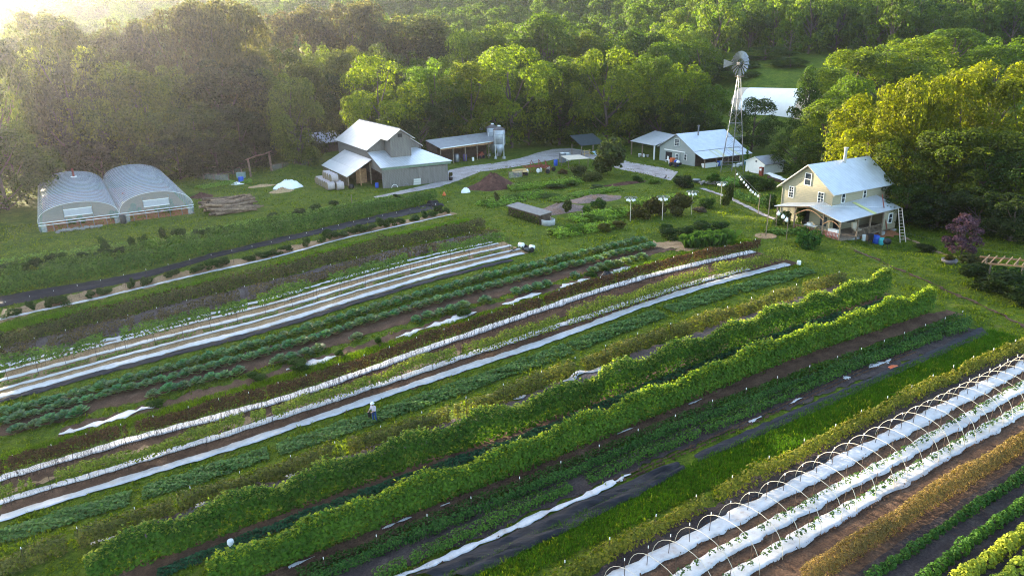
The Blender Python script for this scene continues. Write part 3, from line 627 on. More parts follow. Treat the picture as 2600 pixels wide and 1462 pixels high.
def field_plants():
    p = Path([(20, 806), (264, 750), (700, 650), (1150, 538)]); st = stake_mesh(1.5)
    t = 0.5; k = 0
    while t < p.L:
        c, n = p.at(t); x, y = c + n * 0.15; wd = random.uniform(1.0, 1.9)
        r = thing('tomato_plant', 'round dark green plant in the staked line below the black fabric', 'plant', V(x, y), random.uniform(0, 6), 'clumps in the staked line')
        link('foliage', BUSH[k % 7], r, scale=(wd * 1.5, wd * random.uniform(0.7, 1.1), random.uniform(0.8, 1.5)), color=(0.034, 0.062 + random.uniform(0, .015), 0.018))
        t += random.choice([1.2, 1.5, 1.8, 2.8]); k += 1
    t = 0.0
    while t < p.L:
        c, n = p.at(t); o = link('stake', st[0], None, V(*(c + n * 0.4))); link('stake_tip', st[1], o)
        tag(o, 'thin stake in the line of round plants below the black fabric', 'stake', 'stakes below the black fabric'); t += 2.35
    # cabbages
    P = []; N = []; S = []
    for ring, (cnt, rr, zz, tilt) in enumerate([(9, 0.34, 0.12, 0.35), (8, 0.24, 0.22, 0.55), (6, 0.12, 0.30, 0.8)]):
        for q in range(cnt):
            a = 2 * PI * q / cnt + ring; P.append((rr * math.cos(a), rr * math.sin(a), zz)); N.append((-math.cos(a) * tilt, -math.sin(a) * tilt, 0.75)); S.append(0.20 - 0.03 * ring)
    cab = [leafmesh('cabbage_plant', np.array(P) + np.random.default_rng(s).normal(0, 0.025, (len(P), 3)), unit(np.array(N)), np.array(S), M_CROP, 0.85) for s in range(3)]
    lab = ['cabbage in the row next to the black edging fabric', 'cabbage in the middle cabbage row', 'cabbage in the patchy row beside torn film']
    for i, px in enumerate([[(0, 1053), (119, 1028), (700, 866), (1400, 668), (1640, 611)], [(0, 1078), (700, 895), (1400, 692), (1670, 626)], [(0, 1106), (700, 925), (1400, 724), (1690, 640)]]):
        p = Path(px); t = 0.2; sd = 3 + i
        while t < p.L:
            if i < 2 or wob(np.array(t), 9, 1.6) > -0.15:
                for side in (-0.2, 0.22):
                    c, n = p.at(t + side * 0.6 + random.gauss(0, 0.05)); x, y = c + n * (side + random.gauss(0, 0.05)); sc = random.uniform(0.8, 1.2) * 1.4
                    o = link('cabbage_plant', random.choice(cab), None, V(x, y, 0.05), random.uniform(0, 6), sc, (0.10 + random.uniform(-.02, .03), 0.175 + random.uniform(-.02, .03), 0.095))
                    tag(o, lab[i], 'cabbage', lab[i].replace('cabbage in', 'cabbages of'))
            t += 1.16 if i < 2 else 1.2
    for (x, y, w_, h_) in [(755, 935, 2.6, 0.9), (650, 962, 1.9, 0.8), (862, 905, 1.0, 0.8), (960, 872, 0.8, 0.8), (1180, 800, 1.7, 0.7), (395, 1030, 1.7, 0.7), (1535, 690, 1.2, 0.8), (1500, 702, 1.3, 0.6)]:
        bush(x, y, w_, h_, (0.04, 0.085, 0.014), 'weedy green bush sprouting beside the patchy cabbage row', 'weed_bush', 'weed', 'weeds beside the cabbages')
    # seedlings under the hoops
    P, N, S = ball_leaves(34, 0.17, 0.17, 0.16, 0.055, 0.06, seed=4); sd = [leafmesh('tomato_seedling', P, N, S, M_LEAF), leafmesh('tomato_seedling', *ball_leaves(30, 0.19, 0.15, 0.17, 0.055, 0.05, seed=5), M_LEAF)]
    for lab, px in (('young tomato plant on the middle bed under the hoops', [(1690, 1487), (1900, 1368), (2238, 1189), (2640, 957)]), ('young tomato plant on the bed along the hoops near feet', [(1830, 1487), (1900, 1443), (2238, 1249), (2640, 1014)])):
        p = Path(px); t = 0.3
        while t < p.L:
            if random.random() < 0.93:
                c, n = p.at(t); x, y = c + n * random.gauss(0, 0.04)
                tag(link('tomato_seedling', random.choice(sd), None, V(x, y, 0.17), random.uniform(0, 6), random.uniform(0.8, 1.3), (0.05, 0.095, 0.05)), lab, 'seedling', lab.replace('plant', 'plants'))
            t += random.uniform(0.42, 0.58)
    # stakes along the three hoop beds
    st = stake_mesh(1.1)
    for j, px in enumerate([[(1560, 1485), (1900, 1300), (2238, 1122), (2640, 906)], [(1690, 1478), (1900, 1360), (2238, 1180), (2640, 948)], [(1830, 1478), (1900, 1434), (2238, 1240), (2640, 1005)]]):
        p = Path(px); t = 0.6
        lb = ['dark stake in the farthest bed under the hoops', 'dark stake in the middle bed under the hoops', 'dark stake in the nearest bed under the hoops'][j]
        while t < p.L:
            c, n = p.at(t); o = link('stake', st[0], None, V(c[0], c[1], 0.05)); o.rotation_euler = (random.gauss(0, .03), random.gauss(0, .03), 0)
            if j == 0: link('stake_tip', st[1], o)
            tag(o, lb, 'stake', lb.replace('stake', 'stakes')); t += 1.35
    # hoops
    L = Path([(1500, 1492), (1800, 1333), (2112, 1168), (2640, 903)]); R = Path([(1700, 1620), (1890, 1490), (1942, 1455), (2029, 1390), (2111, 1344), (2293, 1234), (2449, 1137), (2593, 1061), (2680, 1006)])
    for i in range(29):
        u = (i + 0.5) / 29 * L.L; ca, na = L.at(u); tg = np.array([na[1], -na[0]])
        cb = R.q[np.argmin(np.abs((R.q - ca) @ tg))]
        a = V(*ca, -0.05); b = V(*cb, -0.05)
        m = (a + b) / 2; ax = (b - a) / 2; H = 1.9; pts = []
        for k in range(15):
            ph = PI * (1 - k / 14); pts.append(ax * (math.copysign(abs(math.cos(ph)) ** 0.85, math.cos(ph))) + Vector((0, 0, (m.z - a.z) * 0 + H * math.sin(ph) ** 0.9 + (b.z - a.z) / 2 * math.cos(ph))))
        o = MB().tube(pts, 0.014, 6).obj('tunnel_hoop', M_HOOP, None, True, m)
        tag(o, 'cream pipe hoop arching over the white tomato beds', 'hoop', 'hoops over the white beds')
field_plants()

# ------------------------------------------------------------ grass
def blades(name, X, Y, h, wd, color, mat=None, tilt=0.35, per=3):
    n = len(X); X = np.repeat(X, per); Y = np.repeat(Y, per); m = n * per
    X = X + rng.normal(0, 0.06, m); Y = Y + rng.normal(0, 0.06, m)
    Zb = gz(X, Y) + 0.0; hh = np.repeat(np.broadcast_to(h, n), per) * rng.uniform(0.6, 1.3, m); a = rng.uniform(0, PI, m)
    dx, dy = np.cos(a) * wd / 2, np.sin(a) * wd / 2; tx, ty = rng.normal(0, tilt, m) * hh, rng.normal(0, tilt, m) * hh
    v = np.stack([np.stack([X - dx, Y - dy, Zb], 1), np.stack([X + dx, Y + dy, Zb], 1), np.stack([X + tx, Y + ty, Zb + hh], 1)], 1).reshape(-1, 3)
    o = link(name, rawmesh(name, v, 3, np.arange(len(v)), mat or M_LEAF), color=color); o['kind'] = 'stuff'
    return o
FOOT = []                                                # footprints kept free of grass: (x, y, radius)
def grass_everywhere():
    n = 120000; y = 24 + (150 - 24) * rng.uniform(size=n) ** 1.25; x = rng.uniform(-1, 1, n) * (y * 0.82 + 6)
    keep = np.ones(n, bool)
    for p, hw in BARE:
        q = p.q[::3]; lo = q.min(0) - hw - 1; hi = q.max(0) + hw + 1
        c = np.where(keep & (x > lo[0]) & (x < hi[0]) & (y > lo[1]) & (y < hi[1]))[0]
        for ch in np.array_split(c, max(1, len(c) // 4000)):
            if len(ch) == 0: continue
            d = np.min((x[ch][:, None] - q[None, :, 0]) ** 2 + (y[ch][:, None] - q[None, :, 1]) ** 2, 1); keep[ch[d < (hw - 0.05) ** 2 + 0.3]] = False
    for fx, fy, fr in FOOT: keep &= (x - fx) ** 2 + (y - fy) ** 2 > fr * fr
    x, y = x[keep], y[keep]
    tall = 0.09 + 0.2 * np.clip(np.sin(x * 0.55 + 2 * np.sin(y * 0.41)) * np.sin(y * 0.6 + x * 0.25 + np.sin(x * 1.3)), 0, 1) + 0.15 * (rng.uniform(size=len(x)) < 0.06)
    o = blades('grass', x, y, tall, 0.13, (0.105, 0.138, 0.017)); o['label'] = 'short grass over lawn and paths'; o['category'] = 'grass'
    p = Path([(-10, 842), (350, 767), (700, 684), (1195, 562)]); t = rng.uniform(0, p.L, 9000); c, nn = p.at(t); q = c + nn * rng.uniform(-0.9, 0.8, 9000)[:, None]
    o = blades('grass', q[:, 0], q[:, 1], 0.42, 0.07, (0.075, 0.15, 0.012)); o['label'] = 'bright tall grass strip beside the brown hedge row'; o['category'] = 'grass'
    p = Path([(1150, 1500), (1350, 1405), (1650, 1268), (1900, 1155), (2200, 1010), (2560, 850)]); t = rng.uniform(0, p.L, 16000); c, nn = p.at(t); q = c + nn * rng.uniform(-1.3, 1.3, 16000)[:, None]
    o = blades('grass', q[:, 0], q[:, 1], 0.2, 0.05, (0.045, 0.105, 0.012)); o['label'] = 'mown lush grass strip beside the black fabric'; o['category'] = 'grass'
    p = Path([(0, 1165), (319, 1075), (700, 968), (1077, 850), (1400, 752), (1900, 610)]); t = rng.uniform(0, p.L, 9000); c, nn = p.at(t); q = c + nn * rng.uniform(-0.7, 0.7, 9000)[:, None]
    o = blades('grass', q[:, 0], q[:, 1], 0.25, 0.06, (0.085, 0.14, 0.012)); o['label'] = 'bright grass strip above the dried trellis row'; o['category'] = 'grass'

# ------------------------------------------------------------ trees
def crown_mesh(n, shape, S, seed, nb=36, flat=0.0):
    """A crown about 1 high and 1 wide at scale 1: blobs in an envelope, leaves on the blobs."""
    r = np.random.default_rng(seed); C = []; Rr = []
    k = 0
    while len(C) < nb and k < 4000:
        k += 1; z = r.uniform(0.06, 1.0)
        if shape == 'round': e = math.sqrt(max(0, 1 - ((z - 0.5) / 0.52) ** 2)) * 0.5
        elif shape == 'oval': e = math.sqrt(max(0, 1 - ((z - 0.45) / 0.57) ** 2)) * 0.40
        elif shape == 'tall': e = (math.sqrt(max(0, 1 - ((z - 0.42) / 0.6) ** 2))) * 0.27
        elif shape == 'cone': e = 0.34 * (1.02 - z) ** 0.8 + 0.02
        elif shape == 'spread': e = math.sqrt(max(0, 1 - ((z - 0.55) / 0.47) ** 2)) * 0.62
        a = r.uniform(0, 2 * PI); q = e * math.sqrt(r.uniform(0.25, 1.0)); b = r.uniform(0.075, 0.15) * (0.8 if shape in ('tall', 'cone') else 1.15)
        c = np.array([math.cos(a) * q, math.sin(a) * q, z * 0.93])
        if C and min(np.linalg.norm(np.array(C) - c, axis=1)) < 0.065: continue
        C.append(c); Rr.append(b)
    C = np.array(C); Rr = np.array(Rr); pr = Rr ** 2 / np.sum(Rr ** 2)
    i = r.choice(len(C), n, p=pr); d = unit(r.normal(size=(n, 3))); d[:, 2] = np.where((d[:, 2] < -0.2) & (r.uniform(size=n) < 0.75), -d[:, 2], d[:, 2])
    rad = Rr[i] * (r.uniform(0.55, 1.0, n) ** 0.4 + np.where(r.uniform(size=n) < 0.06, r.uniform(0, 0.35, n), 0))
    P = C[i] + d * rad[:, None] * np.array([1, 1, 0.8])
    N = unit(d + np.array([0, 0, 0.35]) + r.normal(0, 0.5, (n, 3)))
    return leafmesh('crown', P, N, S * r.uniform(0.7, 1.35, n), M_LEAF, 0.65), C
def trunk_mesh(C, seed, hb=0.26):
    r = random.Random(seed); mb = MB()                    # crown starts at z=0; the trunk reaches down to -hb
    mb.tube([(0, 0, -hb), (0.006, 0.004, -hb * 0.4), (r.gauss(0, .015), r.gauss(0, .015), 0.2), (r.gauss(0, .03), r.gauss(0, .03), 0.55), (0, 0, 0.85)], [0.034, 0.026, 0.02, 0.012, 0.004], 7)
    for c in C[:: max(1, len(C) // 9)]:
        z = max(0.0, c[2] - 0.22) * 0.7; mb.tube([(0, 0, z), (c[0] * 0.5, c[1] * 0.5, (z + c[2]) / 2 - 0.02), tuple(c)], [0.012, 0.008, 0.003], 4)
    return mb.mesh('trunk', M_BARK)
PROTO = {}
for sh, n, S, seeds, nb in (('round', 11000, 0.0150, (1, 2, 3), 46), ('oval', 9500, 0.0150, (4, 5), 44), ('tall', 8000, 0.0130, (6, 7), 46), ('cone', 7000, 0.0130, (8,), 46), ('spread', 12000, 0.0150, (9, 10), 54)):
    PROTO[sh] = []
    for s in seeds:
        cm, C = crown_mesh(n, sh, S, s, nb); PROTO[sh].append((cm, trunk_mesh(C, s)))
FARP = []
for s in (21, 22, 23):
    cm, C = crown_mesh(2600, 'round', 0.027, s, 34); FARP.append((cm, trunk_mesh(C, s)))
NT = [0]
def tree(x, y, h, wd, shape, color, label, group=None, trunk=0.16, far=False, name='tree', protos=None):
    """h: whole height, wd: crown width, trunk: clear trunk as a share of h."""
    lst = protos or (FARP if far else PROTO[shape]); cm, tm = lst[NT[0] % len(lst)]; NT[0] += 1
    base = {'round': 1.0, 'oval': 0.8, 'tall': 0.6, 'cone': 0.7, 'spread': 1.25}[shape if not far else 'round']
    ch = h * (1 - trunk) / 1.0; sx = wd / base
    r = thing(name, label, 'tree', V(x, y, -0.2), random.uniform(0, 6.28), group)
    c = link('crown', cm, r, (0, 0, h * trunk), scale=(sx, sx * random.uniform(0.9, 1.1), ch), color=color)
    link('trunk', tm, r, (0, 0, h * trunk), scale=(sx * 0.9, sx * 0.9, max(ch, h * trunk / 0.26)))
    return r
def tpx(px, ytop, Y, wpx, shape, color, label, group=None, trunk=0.12, name='tree', hmax=40):
    p = atY(px, ytop, Y); g = float(gz(p[0], p[1])); sc = F_PX / float((p - CAMP) @ _fw) / 1.28
    return tree(p[0], p[1], min(hmax, max(3, p[2] - g + 0.3)), wpx / sc, shape, color, label, group, trunk, name=name)
def jit(c, a=0.15):
    b = random.uniform(1 - a, 1 + a); return tuple(max(0.004, v * b * random.uniform(0.95, 1.05)) for v in c)
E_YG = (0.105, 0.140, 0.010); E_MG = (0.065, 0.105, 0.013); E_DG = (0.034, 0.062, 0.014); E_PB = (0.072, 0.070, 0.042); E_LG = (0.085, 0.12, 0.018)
ORD = 'first second third fourth fifth sixth seventh eighth ninth tenth eleventh twelfth thirteenth fourteenth fifteenth sixteenth seventeenth eighteenth nineteenth twentieth twenty-first twenty-second twenty-third twenty-fourth twenty-fifth twenty-sixth twenty-seventh twenty-eighth twenty-ninth thirtieth thirty-first thirty-second'.split()
def ranked(lst):
    o = sorted(range(len(lst)), key=lambda i: lst[i][0]); k = {i: ORD[n] for n, i in enumerate(o)}
    return [(k[i], *lst[i]) for i in range(len(lst))]
def forest():
    L1 = ('tall brownish tree in the backlit wood behind the greenhouse', 'tall brownish trees behind the greenhouse')
    for no, px, yt, Y, wp in ranked([(30, 62, 172, 130), (95, 32, 178, 150), (180, 58, 180, 130), (-40, 90, 170, 120), (255, 75, 186, 110), (300, 48, 184, 120), (365, 55, 180, 110), (425, 18, 172, 130), (480, 8, 176, 120), (525, 4, 170, 120), (578, 2, 174, 130), (612, 28, 180, 110), (665, 48, 178, 120), (720, 32, 186, 120), (775, 24, 186, 120), (835, 30, 190, 110), (880, 8, 186, 130), (925, 14, 190, 110), (975, 36, 188, 120), (1030, 34, 192, 130), (1080, 48, 192, 120), (1125, 78, 190, 110)]):
        if px > 640: Y += 62; wp *= 1.1
        tpx(px, yt, Y, wp, random.choice(['round', 'oval']), jit(E_PB if 380 < px < 1000 else (0.062, 0.074, 0.030), 0.3), 'tall brownish tree, %s from the left in the backlit back line of the wood' % no, L1[1], trunk=0.1)
    L2 = ('dark mid-height tree in the wood between greenhouse and barn', 'mid-height trees between greenhouse and barn')
    for no, px, yt, Y, wp in ranked([(0, 200, 150, 150), (140, 235, 146, 135), (420, 168, 158, 150), (560, 150, 160, 165), (665, 185, 168, 130), (485, 262, 146, 140), (600, 285, 150, 125), (365, 290, 141, 120), (235, 322, 140, 115), (440, 352, 138, 110), (540, 350, 142, 115), (640, 342, 153, 85), (330, 372, 137, 95), (820, 180, 196, 115), (790, 112, 205, 125), (705, 122, 190, 130), (880, 132, 200, 115), (960, 110, 205, 115), (860, 250, 196, 90), (715, 292, 194, 85), (770, 282, 194, 78), (70, 262, 142, 110)]):
        tpx(px, yt, Y, wp, random.choice(['round', 'oval', 'round']), jit(random.choice([(0.030, 0.042, 0.018), (0.052, 0.068, 0.026), (0.080, 0.098, 0.030)]), 0.12), 'dark mid-height tree, %s from the left between greenhouse and barn' % no, L2[1], trunk=0.05)
    for px, yt, Y, wp, l in [(62, 128, 146, 80, 'leftmost of three slim sunlit trees rising over the greenhouse'), (100, 120, 148, 85, 'pointed sunlit tree, middle of three over the greenhouse'), (206, 114, 146, 80, 'slim sunlit tree standing apart over the greenhouse chimney')]:
        tpx(px, yt, Y, wp, 'tall', (0.13, 0.155, 0.025), l, trunk=0.06)
    tpx(275, 168, 142, 190, 'spread', (0.10, 0.118, 0.022), 'spreading green tree behind the greenhouse with a sunlit top', trunk=0.08)
    tpx(345, 182, 140, 110, 'oval', (0.085, 0.10, 0.02), 'green tree beside the spreading tree behind the greenhouse', trunk=0.08)
    tpx(735, 186, 150, 100, 'oval', (0.10, 0.118, 0.03), 'pale topped tree standing before the wood above the log arbour', trunk=0.06)
    tpx(768, 172, 160, 110, 'round', (0.055, 0.06, 0.026), 'greyish tree just behind the pale topped tree', trunk=0.06)
    tpx(5, 318, 122, 150, 'spread', (0.042, 0.06, 0.018), 'broad dark tree hanging over the greenhouse back corner', trunk=0.04)
    tpx(-30, 330, 112, 170, 'round', (0.04, 0.06, 0.018), 'dark leafy tree cut by the frame beside the greenhouse', trunk=0.04)
    L3 = ('sunlit green tree in the grove behind barn and workshop', 'grove behind barn and workshop')
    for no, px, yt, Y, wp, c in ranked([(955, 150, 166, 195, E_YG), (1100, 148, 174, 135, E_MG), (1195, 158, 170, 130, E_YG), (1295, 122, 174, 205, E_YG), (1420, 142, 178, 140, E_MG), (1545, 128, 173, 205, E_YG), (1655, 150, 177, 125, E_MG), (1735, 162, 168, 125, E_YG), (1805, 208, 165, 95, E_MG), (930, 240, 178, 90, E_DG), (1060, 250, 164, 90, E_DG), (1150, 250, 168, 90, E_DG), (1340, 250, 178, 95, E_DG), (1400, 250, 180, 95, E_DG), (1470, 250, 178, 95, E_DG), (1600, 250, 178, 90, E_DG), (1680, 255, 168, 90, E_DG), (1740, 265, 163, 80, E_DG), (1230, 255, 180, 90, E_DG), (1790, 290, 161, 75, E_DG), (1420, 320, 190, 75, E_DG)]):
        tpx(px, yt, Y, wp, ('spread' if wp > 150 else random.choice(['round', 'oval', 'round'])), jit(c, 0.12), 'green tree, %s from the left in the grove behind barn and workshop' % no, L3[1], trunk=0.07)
    L4 = ('tree top rising behind the sunlit grove', 'trees rising behind the grove')
    for no, px, yt, Y, wp, c in ranked([(1170, 90, 215, 110, E_LG), (1215, 75, 220, 100, E_LG), (1290, 92, 215, 110, E_MG), (1330, 60, 225, 120, E_MG), (1390, 38, 222, 130, E_MG), (1450, 95, 222, 110, E_LG), (1500, 80, 225, 120, E_LG), (1560, 85, 222, 120, E_LG), (1620, 72, 225, 120, E_DG), (1670, 95, 220, 110, E_DG), (1725, 60, 235, 120, E_LG), (1770, 100, 225, 110, E_MG), (1690, 110, 205, 100, E_MG), (1850, 150, 225, 110, E_DG), (1270, 60, 240, 110, E_LG)]):
        tpx(px, yt, Y, wp, random.choice(['round', 'oval']), jit(c, 0.2), 'tree top rising behind the sunlit grove, %s from the left' % no, L4[1], trunk=0.07)
    for px, yt, Y, wp, sh, c, l in [
        (2005, 175, 222, 70, 'round', E_DG, 'small tree on the grassy slope above the white tunnel'), (1880, 185, 215, 80, 'round', E_MG, 'tree just behind the windmill tower top'), (1945, 120, 235, 110, 'round', E_DG, 'round dark tree right beside the windmill wheel'), (1920, 255, 158, 100, 'round', E_DG, 'leafy tree in front of the white tunnel'),
        (2060, 165, 150, 80, 'cone', E_DG, 'dark cedar beside the end of the white tunnel'), (2125, 175, 165, 120, 'round', E_LG, 'pale green tree above the cedar'),
        (2180, 130, 178, 150, 'round', E_YG, 'sunlit round tree high behind the farmhouse roof'), (2255, 115, 176, 150, 'round', E_LG, 'sunlit tree between two others high behind the farmhouse'),
        (2340, 95, 180, 150, 'round', E_YG, 'tall sunlit tree at the wood edge over the big trees'), (2430, 75, 190, 150, 'oval', E_MG, 'tree at the wood edge near the top corner'),
        (2550, 95, 175, 150, 'round', E_MG, 'tree filling the top corner by the hill'), (2110, 255, 128, 110, 'oval', E_LG, 'pale green tree left of the big sunlit tree'),
        (2160, 205, 140, 120, 'round', E_MG, 'round tree behind the farmhouse gable'), (2030, 330, 132, 110, 'round', E_DG, 'dark tree over the little white shed'),
        (2090, 360, 122, 120, 'round', E_DG, 'dark tree between white shed and farmhouse roof'), (2160, 330, 116, 110, 'round', E_DG, 'dark tree behind the farmhouse chimney'),
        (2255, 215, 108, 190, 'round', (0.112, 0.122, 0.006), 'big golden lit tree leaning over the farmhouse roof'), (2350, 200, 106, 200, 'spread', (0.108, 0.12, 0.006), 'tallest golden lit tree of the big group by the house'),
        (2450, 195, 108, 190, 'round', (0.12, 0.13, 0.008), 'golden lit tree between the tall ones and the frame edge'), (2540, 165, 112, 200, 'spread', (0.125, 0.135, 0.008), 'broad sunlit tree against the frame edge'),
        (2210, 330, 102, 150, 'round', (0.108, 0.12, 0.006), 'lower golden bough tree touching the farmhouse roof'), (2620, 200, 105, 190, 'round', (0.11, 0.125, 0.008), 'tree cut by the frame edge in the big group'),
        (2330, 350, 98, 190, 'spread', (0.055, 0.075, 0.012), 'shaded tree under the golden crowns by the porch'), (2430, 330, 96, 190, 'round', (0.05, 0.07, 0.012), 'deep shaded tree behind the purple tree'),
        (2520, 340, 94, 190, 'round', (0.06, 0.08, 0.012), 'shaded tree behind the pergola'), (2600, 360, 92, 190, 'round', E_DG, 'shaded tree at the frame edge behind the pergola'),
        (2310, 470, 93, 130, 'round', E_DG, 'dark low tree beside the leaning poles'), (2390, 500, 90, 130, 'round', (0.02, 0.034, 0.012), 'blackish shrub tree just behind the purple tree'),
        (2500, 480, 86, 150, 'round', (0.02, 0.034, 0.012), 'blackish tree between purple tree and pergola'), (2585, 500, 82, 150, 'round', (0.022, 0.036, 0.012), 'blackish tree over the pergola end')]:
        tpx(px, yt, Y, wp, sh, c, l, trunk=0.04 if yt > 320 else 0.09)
    for i, (x, y) in enumerate([(-88, 92), (-98, 102), (-92, 112), (-104, 88), (-110, 112), (-100, 124), (-116, 98), (-90, 128), (-120, 122), (-112, 136), (-126, 108), (-84, 140)]):  # tall trees added mostly out of view to shade the field from low sun
        tree(x, y, random.uniform(27, 33), random.uniform(13, 16), 'round', jit((0.045, 0.055, 0.02), 0.2), 'added shade tree beyond the greenhouse, %s along' % ORD[i], 'added shade trees beyond the greenhouse', 0.06)
    # purple tree
    cm, C = crown_mesh(4200, 'oval', 0.026, 31, 30); cm.materials.clear(); cm.materials.append(M_DRY); pt = G(2440, 645)
    tree(pt[0], pt[1], 4.6, 3.5, 'oval', (0.085, 0.045, 0.068), 'small purple leaved tree by the dark wood edge', trunk=0.1, name='purple_tree', protos=[(cm, trunk_mesh(C, 31))])
    # hillside: single trees as far as they can be told apart, then one mass
    r = np.random.default_rng(77); k = 0; pts = []
    for _ in range(60000):
        y = 225 + 540 * r.uniform() ** 1.15; x = r.uniform(-0.80, 0.86) * y
        if 58 < x < 112 and y < 240: continue
        d = 4.6 + 0.013 * (y - 225)
        if pts and np.min((np.array(pts)[:, 0] - x) ** 2 + (np.array(pts)[:, 1] - y) ** 2) < d * d * 2.4: continue
        pts.append((x, y))
        if len(pts) > 1500: break
    pts.sort(key=lambda q: q[1]); far = []
    for x, y in pts:
        h = r.uniform(13, 21); wd = h * r.uniform(0.62, 0.85)
        if k < 290:
            c = random.choice([E_LG, E_MG, E_DG, E_MG]); k += 1
            tree(x, y, h, wd, 'round', jit(c, 0.2), 'tree on the wooded hillside rising behind the farm', 'trees on the wooded hillside', 0.05, far=True, name='hillside_tree')
        else: far.append((x, y, h, wd))
    return far
FAR = forest()
def far_wood(far):
    src = [o for o in bpy.data.objects if o.name.startswith('crown') and o.parent and o.parent.name.startswith('hillside_tree')][:3]
    n = len(far); me = bpy.data.meshes.new('forest'); me.vertices.add(n)
    co = np.array([(x, y, float(gz(x, y))) for x, y, h, w_ in far], np.float32); me.vertices.foreach_set('co', co.ravel())
    for nm, ty, val in (('sx', 'FLOAT', [w_ for x, y, h, w_ in far]), ('sz', 'FLOAT', [h for x, y, h, w_ in far]), ('rt', 'FLOAT', list(rng.uniform(0, 6.28, n)))):
        a = me.attributes.new(nm, ty, 'POINT'); a.data.foreach_set('value', np.array(val, np.float32))
    o = link('forest', me, color=E_MG); o['kind'] = 'stuff'; o['label'] = 'far wooded hillside fading into haze'; o['category'] = 'forest'
    ng = bpy.data.node_groups.new('wood', 'GeometryNodeTree'); ng.interface.new_socket('Geometry', in_out='INPUT', socket_type='NodeSocketGeometry'); ng.interface.new_socket('Geometry', in_out='OUTPUT', socket_type='NodeSocketGeometry')
    N = ng.nodes; Lk = ng.links; gi = N.new('NodeGroupInput'); go = N.new('NodeGroupOutput')
    oi = N.new('GeometryNodeObjectInfo'); oi.inputs['Object'].default_value = src[0]; oi.transform_space = 'ORIGINAL'
    ip = N.new('GeometryNodeInstanceOnPoints'); cx = N.new('ShaderNodeCombineXYZ'); cr = N.new('ShaderNodeCombineXYZ')
    def at(nm):
        q = N.new('GeometryNodeInputNamedAttribute'); q.data_type = 'FLOAT'; q.inputs['Name'].default_value = nm; return q.outputs['Attribute']
    Lk.new(at('sx'), cx.inputs[0]); Lk.new(at('sx'), cx.inputs[1]); Lk.new(at('sz'), cx.inputs[2]); Lk.new(at('rt'), cr.inputs[2])
    # Object Info keeps the source's own scale out in ORIGINAL space
    Lk.new(gi.outputs[0], ip.inputs['Points']); Lk.new(oi.outputs['Geometry'], ip.inputs['Instance']); Lk.new(cx.outputs[0], ip.inputs['Scale']); Lk.new(cr.outputs[0], ip.inputs['Rotation']); Lk.new(ip.outputs[0], go.inputs[0])
    md = o.modifiers.new('wood', 'NODES'); md.node_group = ng
far_wood(FAR)
# ------------------------------------------------------------ buildings
def fr(px, py): g = G(px, py); return V(g[0], g[1])
def window(parent, c, face, w_, h_, grid=(1, 2), mat=None, t=0.055):
    c = Vector(c); fa = face == 'a'                        # 'a': wall faces -a ; 'b': wall faces -b
    def bx(mb, u, v, du, dv, d, off): mb.box((c.x + (off if fa else u), c.y + (u if fa else off), c.z + v), ((d if fa else du), (du if fa else d), dv))
    f = MB()
    for s in (-1, 1): bx(f, s * w_ / 2, 0, t * 1.4, h_ + t * 2, 0.09, -0.03); bx(f, 0, s * (h_ / 2 + t / 2), w_, t * 1.4, 0.10, -0.032)
    for i in range(1, grid[0]): bx(f, -w_ / 2 + w_ * i / grid[0], 0, t * 0.5, h_, 0.05, -0.03)
    for i in range(1, grid[1]): bx(f, 0, -h_ / 2 + h_ * i / grid[1], w_ - 0.05, t * (1.0 if i * 2 == grid[1] else 0.5), 0.055, -0.031)
    fo = f.obj('window', mat or M_WHITE, parent)
    g = MB(); bx(g, 0, 0, w_ - 0.02, h_ - 0.02, 0.02, -0.02); g.obj('pane', M_GLASS, fo)
    return fo
def wall(name, parent, pts, mat, th=0.14):
    q = [Vector(p) for p in pts]; n = (q[1] - q[0]).cross(q[2] - q[0])
    if n.x + n.y > 0: q.reverse()
    return MB().slab(q, th).obj(name, mat, parent)
def roof(name, parent, pts, mat, th=0.09): return MB().slab(pts, th).obj(name, mat, parent)
def bars(name, parent, segs, r, mat, n=5): 
    mb = MB()
    for s in segs: mb.tube(s, r, n)
    return mb.obj(name, mat, parent)
def post(parent, x, y, z0, z1, s, mat, name='post'): return MB().box((x, y, (z0 + z1) / 2), (s, s, z1 - z0)).obj(name, mat, parent)

